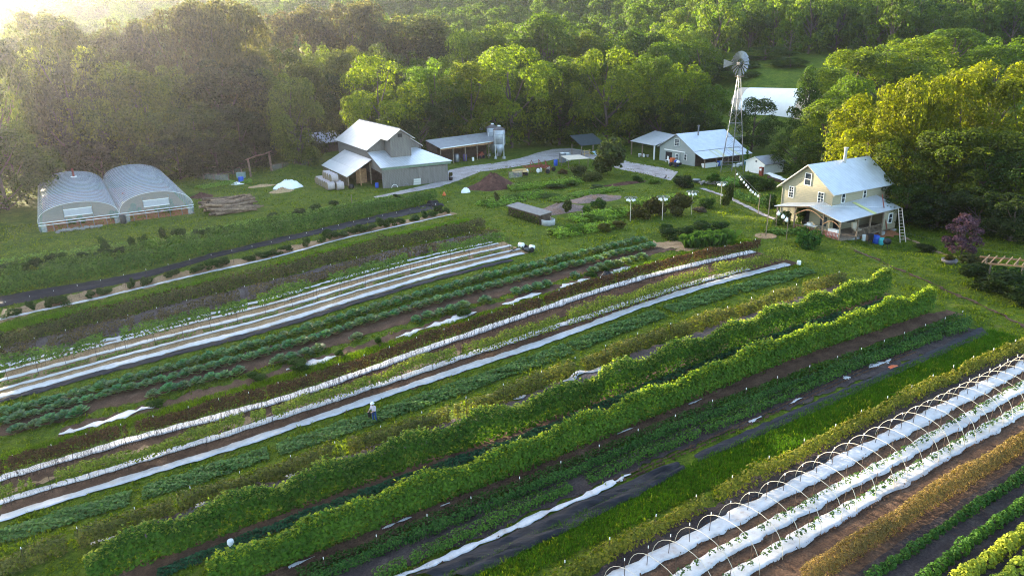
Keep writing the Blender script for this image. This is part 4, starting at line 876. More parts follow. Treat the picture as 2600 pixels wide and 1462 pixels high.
def barn():
    o = fr(973, 479); r = thing('barn', 'grey board barn with tall gabled loft and pale metal roofs', 'barn', o, math.radians(29)); FOOT.append((o.x + 1, o.y + 14, 15))
    W = M_BARN
    wall('wall', r, [(0, 0, -0.3), (12.5, 0, -0.3), (12.5, 0, 3.72), (0, 0, 3.72)], W)
    wall('wall', r, [(0, 0.15, 2.6), (0, 6.2, 2.9), (0, 6.2, 5.55), (0, 0.15, 3.66)], W)
    wall('wall', r, [(12.5, 0.15, -0.3), (12.5, 25.8, -0.3), (12.5, 25.8, 3.6), (12.5, 0.15, 3.6)], W)
    wall('wall', r, [(0, 6.3, 2.0), (0, 25.8, 2.0), (0, 25.8, 6.25), (0, 6.3, 6.25)], W)
    wall('wall', r, [(10, 6.3, 4), (10, 25.8, 4), (10, 25.8, 6.25), (10, 6.3, 6.25)], W)
    wall('wall', r, [(0.15, 6.3, 4.5), (9.85, 6.3, 4.5), (9.85, 6.3, 6.25), (7.6, 6.3, 7.85), (2.4, 6.3, 7.85), (0.15, 6.3, 6.28)], W)
    wall('wall', r, [(0, 25.8, 0), (10, 25.8, 0), (10, 25.8, 6.2), (5, 25.8, 9.5), (0, 25.8, 6.2)], W)
    lw = wall('loft_wall', r, [(3.0, 3.1, 4.4), (6.8, 3.1, 4.4), (6.8, 3.1, 8.25), (4.9, 3.1, 9.5), (3.0, 3.1, 8.25)], W)
    MB().box((4.9, 3.06, 8.55), (0.8, 0.1, 0.62)).obj('loft_opening', M_DARK, lw)
    for a in (3.0, 6.8): wall('loft_wall', r, [(a, 3.24, 4.6), (a, 6.2, 4.9), (a, 6.2, 8.2), (a, 3.24, 8.2)], W)
    roof('roof', r, [(-0.3, -0.35, 3.68), (13.4, -0.35, 3.72), (9.2, 6.29, 5.78), (-0.3, 6.29, 5.68)], M_ROOF)
    roof('roof', r, [(13.4, -0.35, 3.70), (13.4, 25.9, 3.70), (10.05, 25.9, 5.6), (9.2, 6.29, 5.76)], M_ROOFY)
    roof('roof', r, [(4.95, 2.6, 9.72), (2.25, 2.6, 7.9), (2.25, 6.0, 7.9), (-0.55, 6.0, 6.02), (-0.55, 26.1, 6.02), (4.95, 26.1, 9.72)], M_ROOFY)
    roof('roof', r, [(4.97, 2.6, 9.72), (7.65, 2.6, 7.9), (7.65, 6.0, 7.9), (10.45, 6.0, 6.02), (10.45, 26.1, 6.02), (4.97, 26.1, 9.72)], M_ROOFY)
    bars('ridge_cap', r, [[(4.96, 2.58, 9.73), (4.96, 26.1, 9.73)]], 0.09, M_STEEL)
    roof('lean_to_roof', r, [(-0.05, 5.0, 4.5), (-4.85, 5.0, 1.85), (-4.85, 21.5, 1.85), (-0.05, 21.5, 4.5)], M_ROOFY)
    roof('lean_to_roof', r, [(-3.1, 4.97, 2.87), (-4.95, 4.97, 1.86), (-4.95, 21.55, 1.86), (-3.1, 21.55, 2.87)], simple('bright_new_tin', (0.80, 0.81, 0.82), 0.35, 0.04, 1, metal=0.5))['label'] = 'brighter strip of new tin along the eave'
    for b in np.linspace(5.2, 21.2, 8): post(r, -4.6, b, -0.2, 1.9, 0.2, M_WOOD)
    for b in np.linspace(6.0, 20, 26): MB().box((-4.62, b, 0.75), (0.04, 0.3, 1.5)).obj('plank', M_WOOD, r)
    post(r, -2.3, 5.2, -0.2, 3.1, 0.2, M_WARMWOOD); post(r, -0.3, 5.4, -0.2, 4.2, 0.2, M_WOOD)
    MB().box((-1.4, 7.6, 1.3), (2.0, 0.3, 2.6)).obj('stacked_boards', M_WARMWOOD, r)
    MB().box((2.0, 9.2, 1.2), (4.2, 0.1, 2.6)).obj('inner_wall', M_DARKWOOD, r)
    fas = MB().box((6.6, -0.16, 3.42), (13.2, 0.1, 0.42)).obj('fascia', simple('green_flashing', (0.13, 0.19, 0.14), 0.5, 0.2, 2), r)
    MB().box((8.5, -0.06, 1.55), (3.6, 0.08, 3.1)).obj('sliding_door', W, r); bars('door_rail', r, [[(5, -0.14, 3.12), (12.2, -0.14, 3.12)]], 0.05, M_DARKSTEEL)
    M = Matrix.Translation(o) @ Matrix.Rotation(math.radians(29), 4, 'Z')
    # things along the front wall
    k = thing('wheel_rim', 'white wheel rim arch leaning on the barn wall', 'wheel rim', M @ Vector((2.0, -0.5, 0)), math.radians(29)); bars('rim', k, [[(0.55 * math.cos(q), 0.12, 0.55 * math.sin(q)) for q in np.linspace(0, PI, 12)]], 0.05, M_WHITE)
    k = thing('wheel_rim', 'dark wheel rim arch leaning nearer the barn middle', 'wheel rim', M @ Vector((4.2, -0.4, 0)), math.radians(29)); bars('rim', k, [[(0.5 * math.cos(q), 0.1, 0.5 * math.sin(q)) for q in np.linspace(0, PI, 12)]], 0.05, M_STEEL)
    k = thing('pallet', 'white pallet leaning against the barn front wall', 'pallet', M @ Vector((6.3, -0.55, 0)), math.radians(29))
    for i in range(7): MB().box((-0.6 + i * 0.2, 0.2 - 0, 0.6), (0.11, 0.05, 1.2), rx=0.25).obj('slat', M_WHITE, k)
    for z in (0.2, 0.6, 1.0): MB().box((0, 0.26 - (z - 0.6) * 0.26, z), (1.3, 0.05, 0.09), rx=0.25).obj('rail', M_WHITE, k)
    barrel(M @ Vector((-0.6, 1.5, 0)), M_BLUE, 'blue barrel at the open corner of the barn', 0.32, 0.85)
    k = tag(MB().lathe([(0.5, 0), (0.55, 0.3), (0.4, 0.65), (0.1, 0.75)], 9).obj('tyre_stack', M_BLACK, None, True, M @ Vector((-4.6, 3.6, 0))), 'dark tyre heap beside the hay bales', 'tyre')
    k = thing('potted_plant', 'potted shrub and black pots at the far barn corner', 'plant', M @ Vector((13.2, 0.3, 0))); link('foliage', BUSH[1], k, (0, 0, 0.5), scale=(1.1, 1.1, 1.1), color=(0.06, 0.06, 0.02)); MB().lathe([(0.3, 0), (0.4, 0.6), (0.05, 0.6)], 10).obj('pot', M_BLACK, k)
def barrel(loc, mat, label, rr=0.3, h=0.9, group=None, name='barrel', cat='barrel', lid=None):
    t = thing(name, label, cat, loc, group=group)
    MB().lathe([(rr * 0.92, 0), (rr, 0.05), (rr, h * 0.3), (rr * 1.05, h * 0.33), (rr, h * 0.36), (rr, h * 0.62), (rr * 1.05, h * 0.65), (rr, h * 0.68), (rr, h - 0.05), (rr * 0.94, h)], 14).obj('body', mat, t, True)
    MB().lathe([(rr * 0.9, h), (rr * 0.9, h + 0.03), (0.02, h + 0.035)], 14).obj('lid', lid or mat, t)
    return t
M_VENT = simple('grey_vent_flap', (0.36, 0.37, 0.42), 0.5, 0.1, 2)
def greenhouse():
    o = fr(102, 592); r = thing('greenhouse', 'twin-bay arched plastic greenhouse with open roll-up end walls', 'greenhouse', o, math.radians(32)); FOOT.append((o.x - 2, o.y + 20, 15))
    Lg = 33.0; hz = 1.35
    def arch(a0, w_, top, n=20): return [(a0 + w_ / 2 - w_ / 2 * math.cos(q), hz + (top - hz) * math.sin(q) ** 0.85) for q in np.linspace(0, PI, n)]
    MB().slab([(0.3, 0.2, 0.03), (20, 0.2, 0.03), (20, Lg, 0.03), (0.3, Lg, 0.03)], 0.05).obj('floor', M_CLAY, r)
    for i, (a0, w_, top) in enumerate(((0.0, 10.0, 3.75), (10.05, 10.0, 4.0))):
        A = arch(a0, w_, top); nb = 23; vs = []; 
        for k in range(nb * 4 + 1):
            b = Lg * k / (nb * 4); sag = (0.0 if k % 4 == 0 else (-0.055 if k % 4 == 2 else -0.04))
            vs += [(a, b, z + sag * (0.3 + 0.7 * math.sin(PI * j / 19))) for j, (a, z) in enumerate(A)]
        fs = [(k * 20 + j, k * 20 + j + 1, (k + 1) * 20 + j + 1, (k + 1) * 20 + j) for k in range(nb * 4) for j in range(19)]
        MB().add(vs, fs).obj('roof_film', M_POLY, r, True)
        for k in range(nb + 1): bars('rib', r, [[(a, Lg * k / nb, z - 0.03) for a, z in A]], 0.022, M_WHITE, 4)
        for bb, nm in ((0.02, 'end_wall'), (Lg - 0.02, 'end_wall')):
            e = MB().add([(a, bb, z - 0.05) for a, z in A] + [(a0 + w_, bb, hz + 0.02), (a0, bb, hz + 0.02)], [tuple(range(22))]).obj(nm, M_POLYEND, r)
            if bb < 1:
                c = a0 + w_ / 2
                MB().box((c, -0.03, 2.35), (3.4, 0.05, 0.85)).obj('vent', M_VENT, e)
                for z in (1.9, 2.82): MB().box((c, -0.06, z), (3.5, 0.08, 0.08)).obj('vent_rail', M_WHITE, e)
                for s in (-1.75, 1.75): MB().box((c + s, 0, 2.35), (0.07, 0.09, 2.0)).obj('vent_post', M_STEEL, e)
        bars('rail', r, [[(a0, 0, hz), (a0 + w_, 0, hz)], [(a0, 0, hz - 0.35), (a0 + w_, 0, hz - 0.35)]], 0.045, M_WHITE)
        for a in np.linspace(a0 + 0.1, a0 + w_ - 0.1, 7): post(r, a, 0.05, -0.1, hz, 0.08, M_STEEL)
        for b in np.linspace(2, Lg - 1, 12):
            for a in ((a0,) if i == 0 else (a0, a0 + w_)): post(r, a, b, -0.1, hz, 0.07, M_STEEL)
    for a in (0.55, 9.6, 10.9, 19.5): MB().box((a, 0.02, 0.62), (0.7, 0.03, 1.2)).obj('corner_panel', M_POLYEND, r)
    MB().slab([(0, 0.3, 0.2), (0, Lg, 0.2), (0, Lg, hz), (0, 0.3, hz)], 0.03).obj('side_curtain', M_POLY, r); MB().slab([(20.1, 1.5, 0.3), (20.1, Lg, 0.3), (20.1, Lg, hz), (20.1, 1.5, hz)], 0.03).obj('side_curtain', M_POLY, r)
    bars('gutter', r, [[(10.02, 0, hz + 0.05), (10.02, Lg, hz + 0.05)]], 0.10, M_DARKSTEEL)
    fl = bars('flue', r, [[(5.6, 26, 3.6), (5.6, 26, 5.1)]], 0.16, M_RUST, 8); MB().box((5.6, 25.9, 3.72), (0.9, 0.7, 0.08)).obj('flue_base', M_WHITE, fl)
    MB().box((11.4, 6.0, 2.7), (0.5, 0.5, 1.2)).obj('fan_box', M_RUST, r)
    barrel(o + Matrix.Rotation(math.radians(32), 3, 'Z') @ Vector((10.3, -0.7, 0)), M_DARKSTEEL, 'dark rusty drum between the two greenhouse bays', 0.42, 1.2)
    M = Matrix.Translation(o) @ Matrix.Rotation(math.radians(32), 4, 'Z')
    rr = random.Random(4)
    pl = thing('plant_bench', 'rows of potted plants inside the greenhouse doorway', 'plants', M @ Vector((5, 3, 0)), math.radians(32))
    for k in range(14): link('foliage', BUSH[k % 4], pl, (rr.uniform(-4, 14), rr.uniform(0, 6), 0), scale=rr.uniform(0.8, 1.5), color=(0.05, 0.09, 0.018))
    st = thing('stone_pile', 'low heap of stones and rubble before the left greenhouse bay', 'stone pile', M @ Vector((4.6, -1.2, 0)), math.radians(32))
    for k in range(70): rock((rr.uniform(-2.6, 2.8), rr.uniform(-0.5, 0.5), rr.uniform(0.05, 0.3)), rr.uniform(0.12, 0.3), st, 'stone', rr)
ROCK = []
def rock(c, s, parent, name, rr, mat=None):
    if not ROCK:
        for q in range(4):
            r = np.random.default_rng(q); me = MB().lathe([(0.3, -0.5), (0.9, -0.25), (1.0, 0.1), (0.6, 0.5), (0.1, 0.6)], 7)
            me.v = [tuple(np.array(v) * r.uniform(0.8, 1.15, 3)) for v in me.v]; ROCK.append(me.mesh('stone', M_STONE))
    o = link(name, ROCK[rr.randrange(4)], parent, c, rr.uniform(0, 6), s); return o
def log_pile():
    a = fr(528, 552); b = fr(672, 531); rr = random.Random(9); me = []
    for q in range(5):
        r2 = random.Random(q); me.append(MB().tube([(-3.6 * r2.uniform(0.8, 1), 0, 0), (-1.2, r2.gauss(0, .12), r2.gauss(0, .07)), (1.2, r2.gauss(0, .12), r2.gauss(0, .07)), (3.6 * r2.uniform(0.8, 1), 0, 0)], [0.22, 0.2, 0.17, 0.12], 7).mesh('log', M_LOGPILE))
    m = (a + b) / 2; d = b - a; rz = math.atan2(d.y, d.x); back = Vector((-math.sin(rz), math.cos(rz), 0))
    t = thing('log_pile', 'broad pile of long thin cut logs beside the greenhouse', 'log pile', m + back * 2.6, rz); FOOT.append((m.x, m.y + 2, 4.5))
    for k in range(95):
        yy = rr.uniform(-2.9, 3.2); top = max(0.15, 1.9 * (1 - (yy / 3.5) ** 2))
        o = link('log', me[k % 5], t, (rr.gauss(0, 0.5), yy, rr.uniform(0.1, top) if k > 50 else top * rr.uniform(0.85, 1.05)), rr.gauss(0, 0.10), rr.uniform(0.8, 1.08)); o.rotation_euler = (0, rr.gauss(0, 0.05), rr.gauss(0, 0.16))
def bales():
    me = MB().lathe([(0.05, 0), (0.68, 0), (0.72, 0.06), (0.72, 1.24), (0.68, 1.3), (0.05, 1.3)], 20)
    body = MB().lathe([(0.66, 0.02), (0.72, 0.06), (0.72, 1.24), (0.66, 1.28)], 20).mesh('wrap', M_BALE, True); en = MB().lathe([(0.02, -0.01), (0.69, 0.0), (0.69, 1.3), (0.02, 1.31)], 20).mesh('hay', M_BALEEND)
    base = fr(868, 482)
    ax = Vector((math.cos(math.radians(29)), math.sin(math.radians(29)), 0)); bk = Vector((-ax.y, ax.x, 0))
    spots = []
    for k in range(6): spots.append((-0.2 + 0.0 * k, 0.3 + k * 1.5, 0.72))
    for k in range(6): spots.append((-1.65, 0.9 + k * 1.5, 0.72))
    for k in range(4): spots.append((-0.8, 1.6 + k * 1.5, 1.95))
    ends = ['at the near end of the bale stack, standing lowest', 'second along the near bottom row of bales', 'third along the near bottom row of bales', 'fourth along the near bottom row of bales', 'fifth along the near bottom row of bales', 'at the far end of the near bottom row of bales'] + ['in the outer bottom row of the bale stack'] * 6 + ['on top of the bale stack at the near end', 'second on top of the bale stack', 'third on top of the bale stack', 'on top of the bale stack at the far end']
    for i, (u, v, z) in enumerate(spots):
        t = thing('hay_bale', 'round wrapped hay bale ' + ends[i], 'hay bale', base + ax * u + bk * v + Vector((0, 0, z - (0.0 if i else 0.02))), math.radians(29 + random.gauss(0, 5)), 'round bales by the barn')
        for m2, n2 in ((body, 'wrap'), (en, 'hay')):
            o = link(n2, m2, t, (-0.65, 0, 0)); o.rotation_euler = (0, PI / 2, 0)
    FOOT.append((base.x - 1, base.y + 4, 5))
def heap(name, label, cat, px, py, rx, ry, h, mat, seed=1, rough=0.12, rz=0.5, n=26, pw=1.0):
    g = G(px, py); r = np.random.default_rng(seed); rings = 12; vs = [(0, 0, h)]
    for i in range(1, rings + 1):
        f = i / rings
        for k in range(n):
            a = 2 * PI * k / n; d = 1 + 0.12 * math.sin(a * 2 + seed) + 0.08 * math.sin(a * 5 + seed * 2)
            z = h * (1 - f ** pw) * (1 + 0.15 * math.sin(a * 3 + f * 5)) + r.normal(0, rough) * (1 - f) * 1.0
            vs.append((rx * f * d * math.cos(a), ry * f * d * math.sin(a), z if i < rings else -0.15))
    fs = [(0, 1 + k, 1 + (k + 1) % n) for k in range(n)] + [(1 + (i - 1) * n + k, 1 + i * n + k, 1 + i * n + (k + 1) % n, 1 + (i - 1) * n + (k + 1) % n) for i in range(1, rings) for k in range(n)]
    o = MB().add(vs, fs).obj(name, mat, None, True, V(g[0], g[1])); o.rotation_euler[2] = rz; FOOT.append((g[0], g[1], max(rx, ry)))
    return tag(o, label, cat)
def yard_heaps():
    heap('mulch_heap', 'dark red brown heap of bark mulch beside the gravel yard', 'mulch heap', 1252, 476, 4.6, 3.4, 2.4, M_MULCHHEAP, 3, 0.1)
    heap('tarp_heap', 'white tarpaulin crumpled over a heap beyond the log pile', 'tarpaulin', 732, 476, 3.0, 2.0, 1.2, M_TARPW, 5, 0.16, pw=2.0)
    heap('straw_heap', 'loose straw spilling in front of the white tarpaulin', 'straw heap', 715, 487, 2.3, 1.3, 0.7, M_STRAWHEAP, 6, 0.1)
    heap('straw_heap', 'flat brown straw patch behind the white tarpaulin', 'straw heap', 665, 473, 2.6, 1.2, 0.35, M_STRAWHEAP, 7, 0.05)
    heap('grass_mound', 'grassy mound between the log arbour and the barn lean-to', 'mound', 745, 432, 4.5, 3.0, 1.2, M_GROUND, 8, 0.1)
    heap('compost_mound', 'long grey and orange mound of wood chips behind the low block shed', 'compost mound', 1420, 535, 5.2, 2.4, 1.1, M_WOODCHIP, 9, 0.07, 0.6)
    heap('compost_mound', 'flatter grey mound of wood chips above the long mound', 'compost mound', 1510, 507, 5.5, 2.2, 0.8, M_WOODCHIP, 10, 0.06, 0.5)
    heap('compost_mound', 'thin bare ridge of earth near the drive', 'compost mound', 1585, 467, 5.5, 1.1, 0.35, M_MULCHHEAP, 12, 0.04, 0.45)
    heap('debris_heap', 'dark weedy earth heap at the greenhouse corner', 'earth heap', 512, 500, 2.4, 1.5, 0.7, M_MULCHHEAP, 11, 0.12, 0.2)
def sheds():
    # open-fronted implement shed
    o = fr(1142, 417); rz = math.radians(40); r = thing('implement_shed', 'long open-fronted shed with grey tin roof beside the silos', 'shed', o, rz)
    roof('roof', r, [(-2.2, 0.0, 3.5), (14.2, 0.0, 3.7), (14.2, 5.4, 4.95), (-2.2, 5.4, 4.75)], M_OLDROOF); bars('fascia', r, [[(-2.2, -0.05, 3.45), (14.2, -0.05, 3.65)]], 0.10, M_WHITE)
    for a in np.linspace(-2, 14, 6): post(r, a, 0.3, -0.2, 3.5, 0.16, M_WOOD)
    wall('wall', r, [(-2.1, 5.2, 0), (14.1, 5.2, 0), (14.1, 5.2, 4.7), (-2.1, 5.2, 4.6)], M_DARKWOOD); wall('wall', r, [(-2.1, 1.5, 0.2), (-2.1, 5.1, 0.2), (-2.1, 5.1, 4.4), (-2.1, 1.5, 3.8)], M_DARKWOOD)
    MB().box((6, 0.35, 3.25), (16, 0.1, 0.4)).obj('beam', M_WARMWOOD, r)
    M = Matrix.Translation(o) @ Matrix.Rotation(rz, 4, 'Z')
    tag(MB().lathe([(0.55, 0), (0.6, 0.2), (0.6, 1.5), (0.4, 1.7), (0.1, 1.75)], 12).obj('water_tank', M_STEEL, None, True, M @ Vector((3.0, 1.6, 0))), 'grey upright tank inside the open shed', 'tank')
    barrel(M @ Vector((4.9, 1.2, 0)), simple('violet_barrel', (0.09, 0.07, 0.2), 0.5, 0.2, 3), 'purplish barrel inside the open shed', 0.45, 1.4)
    barrel(M @ Vector((6.1, -0.1, 0)), M_WHITEPL, 'white bucket in front of the open shed', 0.25, 0.75, name='bucket', cat='bucket')
    mc = thing('red_machine', 'rusty red machine parked in the open shed', 'machine', M @ Vector((9.2, 1.4, 0)), rz); MB().box((0, 0, 0.75), (1.5, 1.0, 0.7)).obj('body', M_RUST, mc); MB().box((0.3, 0, 1.25), (0.6, 0.8, 0.4)).obj('hopper', M_RUST, mc)
    for s in (-0.5, 0.5):
        wv = MB().lathe([(0.38, -0.08), (0.4, 0), (0.38, 0.08)], 12).obj('wheel', M_BLACK, mc); wv.location = (s, -0.6, 0.4); wv.rotation_euler = (PI / 2, 0, 0)
    # silos
    g = fr(1269, 402)
    caps = [(g.x, g.y)] + [tuple(atZ(x, y, 7.1)[:2]) for x, y in ((1250, 313.5), (1229, 297.5))]
    labs = ['grey metal feed silo on legs, nearest beside the drive', 'grey metal feed silo half hidden behind the nearest one', 'pale metal feed silo standing farthest behind the shed roof']
    for (x, y), lb in zip(caps, labs):
        s = thing('feed_silo', lb, 'silo', V(x, y), 0.3)
        MB().lathe([(0.22, 0.55), (1.27, 3.2)], 20).obj('hopper', M_SILO, s, True)
        b = MB().lathe([(1.27, 3.2), (1.3, 3.22), (1.3, 6.2), (1.27, 6.22)], 20).obj('body', M_SILO, s, True)
        for z in (4.2, 5.2): MB().lathe([(1.3, z - 0.03), (1.33, z), (1.3, z + 0.03)], 20).obj('seam', M_STEEL, b)
        MB().lathe([(1.36, 6.18), (1.3, 6.3), (0.35, 6.85), (0.33, 6.86)], 20).obj('top_cone', M_SILOTOP, s, True); MB().lathe([(0.32, 6.8), (0.36, 6.95), (0.33, 7.1), (0.02, 7.14)], 12).obj('cap', M_WHITE, s, True)
        for q in range(4):
            a = q * PI / 2 + 0.5; bars('leg', s, [[(1.33 * math.cos(a), 1.33 * math.sin(a), 0.0), (1.33 * math.cos(a), 1.33 * math.sin(a), 5.2)]], 0.06, M_WHITE)
            MB().box((1.33 * math.cos(a), 1.33 * math.sin(a), 0.05), (0.5, 0.5, 0.35), a).obj('footing', M_CONC, s)
    # sheds at the wood edge
    for (x0, y0, x1, y1, lb) in ((664, 398, 705, 392, 'small tin roofed shed peeping out at the wood edge'), (793, 392, 880, 380, 'long tin roofed shed behind the barn lean-to')):
        a = fr(x0, y0); b = fr(x1, y1); rz = math.atan2(b.y - a.y, b.x - a.x); Lh = (b - a).length
        s = thing('back_shed', lb, 'shed', a, rz)
        roof('roof', s, [(-0.3, -0.4, 2.3), (Lh + 0.3, -0.4, 2.3), (Lh + 0.3, 5.5, 4.3), (-0.3, 5.5, 4.3)], M_OLDROOF); wall('wall', s, [(0, 0, 0), (Lh, 0, 0), (Lh, 0, 2.25), (0, 0, 2.25)], M_DARKWOOD); wall('wall', s, [(0, 0.2, 0), (0, 5, 0), (0, 5, 4.0), (0, 0.2, 2.3)], M_DARKWOOD); wall('wall', s, [(Lh, 0.2, 0), (Lh, 5, 0), (Lh, 5, 4.0), (Lh, 0.2, 2.3)], M_DARKWOOD)
def workshop():
    o = fr(1763, 422.8); rz = math.radians(29); r = thing('workshop', 'grey-green gabled workshop with metal roof and side porch', 'workshop', o, rz); FOOT.append((o.x + 2, o.y + 8, 10))
    W = M_GREYWALL; D = 12.5
    wall('wall', r, [(0, 0, -0.2), (0, 10.5, -0.2), (0, 10.5, 2.9), (0, 5.25, 5.75), (0, 0, 2.9)], W)
    wall('wall', r, [(0.15, 0, 0), (D, 0, 0), (D, 0, 2.9), (0.15, 0, 2.9)], M_DARKWOOD); wall('wall', r, [(0.15, 10.5, 0), (D, 10.5, 0), (D, 10.5, 2.9), (0.15, 10.5, 2.9)], W)
    roof('roof', r, [(-0.45, -0.05, 2.98), (D + 0.4, -0.05, 2.98), (D + 0.4, 5.25, 5.92), (-0.45, 5.25, 5.92)], M_ROOF); roof('roof', r, [(-0.45, 10.9, 2.85), (D + 0.4, 10.9, 2.85), (D + 0.4, 5.27, 5.92), (-0.45, 5.27, 5.92)], M_ROOF)
    roof('porch_roof', r, [(-0.5, -3.0, 1.85), (D + 0.2, -3.0, 1.85), (D + 0.2, -0.08, 2.9), (-0.5, -0.08, 2.9)], M_ROOF)
    for a, w_ in ((3.4, 0.5), (4.6, 1.1), (8.5, 0.9)): MB().slab([(a, -3.02, 1.868), (a + w_, -3.02, 1.868), (a + w_, -0.2, 2.882), (a, -0.2, 2.882)], 0.01).obj('skylight_panel', simple('yellowed_fibreglass_%d' % int(a * 10), (0.55, 0.55, 0.38), 0.4, 0.1, 2), r)
    for a in np.linspace(0, D, 5): post(r, a, -2.8, -0.2, 1.85, 0.12, M_WOOD)
    dr = MB().box((-0.03, 7.6, 1.0), (0.06, 1.9, 2.0)).obj('door_opening', M_DARK, r)
    MB().box((-0.12, 5.8, 2.45), (0.1, 6.2, 0.2)).obj('door_track', M_WHITE, r); sd = MB().box((-0.1, 5.3, 1.15), (0.06, 2.2, 2.2)).obj('sliding_door', W, r)
    window(r, (-0.15, 5.0, 1.3), 'a', 0.8, 1.1, (2, 2)); window(r, (-0.04, 2.6, 1.5), 'a', 0.75, 1.1, (1, 2)); window(r, (-0.04, 5.3, 4.15), 'a', 1.3, 1.3, (2, 4))
    ch = bars('flue_pipe', r, [[(4.6, 4.3, 5.2), (4.6, 4.3, 7.2)]], 0.16, M_STEEL, 9); MB().lathe([(0.26, 7.15), (0.26, 7.35), (0.02, 7.4)], 9, (4.6, 4.3, 0)).obj('flue_cap', M_STEEL, ch)
    M = Matrix.Translation(o) @ Matrix.Rotation(rz, 4, 'Z')
    c = thing('carport', 'open pole carport with pale metal roof beside the workshop', 'carport', o, rz)
    roof('roof', c, [(-0.9, 11.1, 3.0), (0.2, 20.6, 3.0), (7.2, 20.7, 4.7), (5.2, 11.4, 4.7)], M_ROOF)
    for a, b, z in ((-0.6, 11.5, 3.0), (0.3, 20.2, 3.0), (5, 11.6, 4.5), (6.7, 20.2, 4.5), (-0.1, 16, 3.0)): post(c, a, b, -0.2, z - 0.05, 0.22, M_WHITE if a == -0.6 else M_WOOD)
    rr = random.Random(5)
    t = thing('water_trough', 'long white plastic trough under the workshop porch', 'trough', M @ Vector((1.9, -2.3, 0)), rz)
    MB().add([(-1.6, -0.5, 0), (1.6, -0.5, 0), (1.6, 0.5, 0), (-1.6, 0.5, 0), (-1.75, -0.6, 0.75), (1.75, -0.6, 0.75), (1.75, 0.6, 0.75), (-1.75, 0.6, 0.75)], [(0, 1, 5, 4), (1, 2, 6, 5), (2, 3, 7, 6), (3, 0, 4, 7), (0, 3, 2, 1)]).obj('tub', M_WHITEPL, t)
    barrel(M @ Vector((4.2, -2.2, 0)), M_BLUE, 'blue drum under the workshop porch', 0.3, 0.95); barrel(M @ Vector((4.9, -2.2, 0)), simple('pale_blue_drum', (0.35, 0.47, 0.6), 0.4, 0.1, 3), 'pale blue drum under the workshop porch', 0.35, 0.95)
    barrel(M @ Vector((9.6, -4.4, 0)), simple('bright_blue_drum', (0.03, 0.22, 0.55), 0.4, 0.1, 3), 'bright blue drum near the windmill foot', 0.38, 1.0)
    for k, (u, v, s_) in enumerate(((5.6, -5.0, 0.3), (6.4, -5.2, 0.28), (7.1, -4.8, 0.27), (7.9, -4.7, 0.25))): barrel(M @ Vector((u, v, 0)), M_WHITEPL, ['white bucket nearest the trough by the windmill', 'second white bucket by the windmill legs', 'third white bucket by the windmill legs', 'white bucket nearest the bright blue drum'][k], s_, 0.55, name='bucket', cat='bucket')
    barrel(M @ Vector((-1.6, 5.5, 0)), M_WHITEPL, 'white bucket before the workshop door', 0.28, 0.75, name='bucket', cat='bucket')
    barrel(M @ Vector((-2.4, 2.6, 0.0)), M_BLUE, 'blue bin on the workshop forecourt', 0.5, 1.1, name='bin', cat='bin')
    t = thing('grill', 'orange box on dark legs before the workshop', 'machine', M @ Vector((-2.2, 4.0, 0)), rz); MB().box((0, 0, 0.95), (0.8, 0.8, 0.9)).obj('box', M_ORANGE, t)
    for s in ((-.3, -.3), (-.3, .3), (.3, -.3), (.3, .3)): MB().box((s[0], s[1], 0.25), (0.08, 0.08, 0.5)).obj('leg', M_BLACK, t)
    t = thing('garden_cart', 'dark garden cart with wheels and white bag before the workshop', 'cart', M @ Vector((-3.2, 1.8, 0)), rz); MB().box((0, 0, 0.65), (1.3, 1.9, 0.4)).obj('bed', M_BLACK, t); MB().lathe([(0.3, 0), (0.4, 0.25), (0.2, 0.5), (0.02, 0.5)], 10, (-0.1, -0.7, 0.85)).obj('bag', M_WHITEPL, t)
    for s in (-0.8, 0.8):
        q = MB().lathe([(0.38, -0.05), (0.42, 0), (0.38, 0.05)], 14).obj('wheel', M_BLACK, t); q.location = (-0.75, s, 0.42); q.rotation_euler = (0, PI / 2, 0)
    t = thing('chair', 'white chair standing in the workshop doorway', 'chair', M @ Vector((-0.7, 7.3, 0)), rz); MB().box((0, 0, 0.45), (0.5, 0.5, 0.06)).obj('seat', M_WHITE, t); MB().box((0.22, 0, 0.85), (0.06, 0.5, 0.75)).obj('backrest', M_WHITE, t)
    for s in ((-.2, -.2), (-.2, .2), (.2, -.2), (.2, .2)): MB().box((s[0], s[1], 0.22), (0.05, 0.05, 0.44)).obj('leg', M_WHITE, t)
    t = thing('pot_pile', 'pile of white pots and basins under the carport', 'pots', M @ Vector((0.2, 16.5, 0)), rz)
    for k in range(7): MB().lathe([(0.2, 0), (0.32, 0.45), (0.3, 0.5), (0.02, 0.1)], 9, (rr.uniform(-0.8, 0.8), rr.uniform(-1.5, 1.5), 0)).obj('pot', M_CONC if k % 2 else M_WHITE, t)
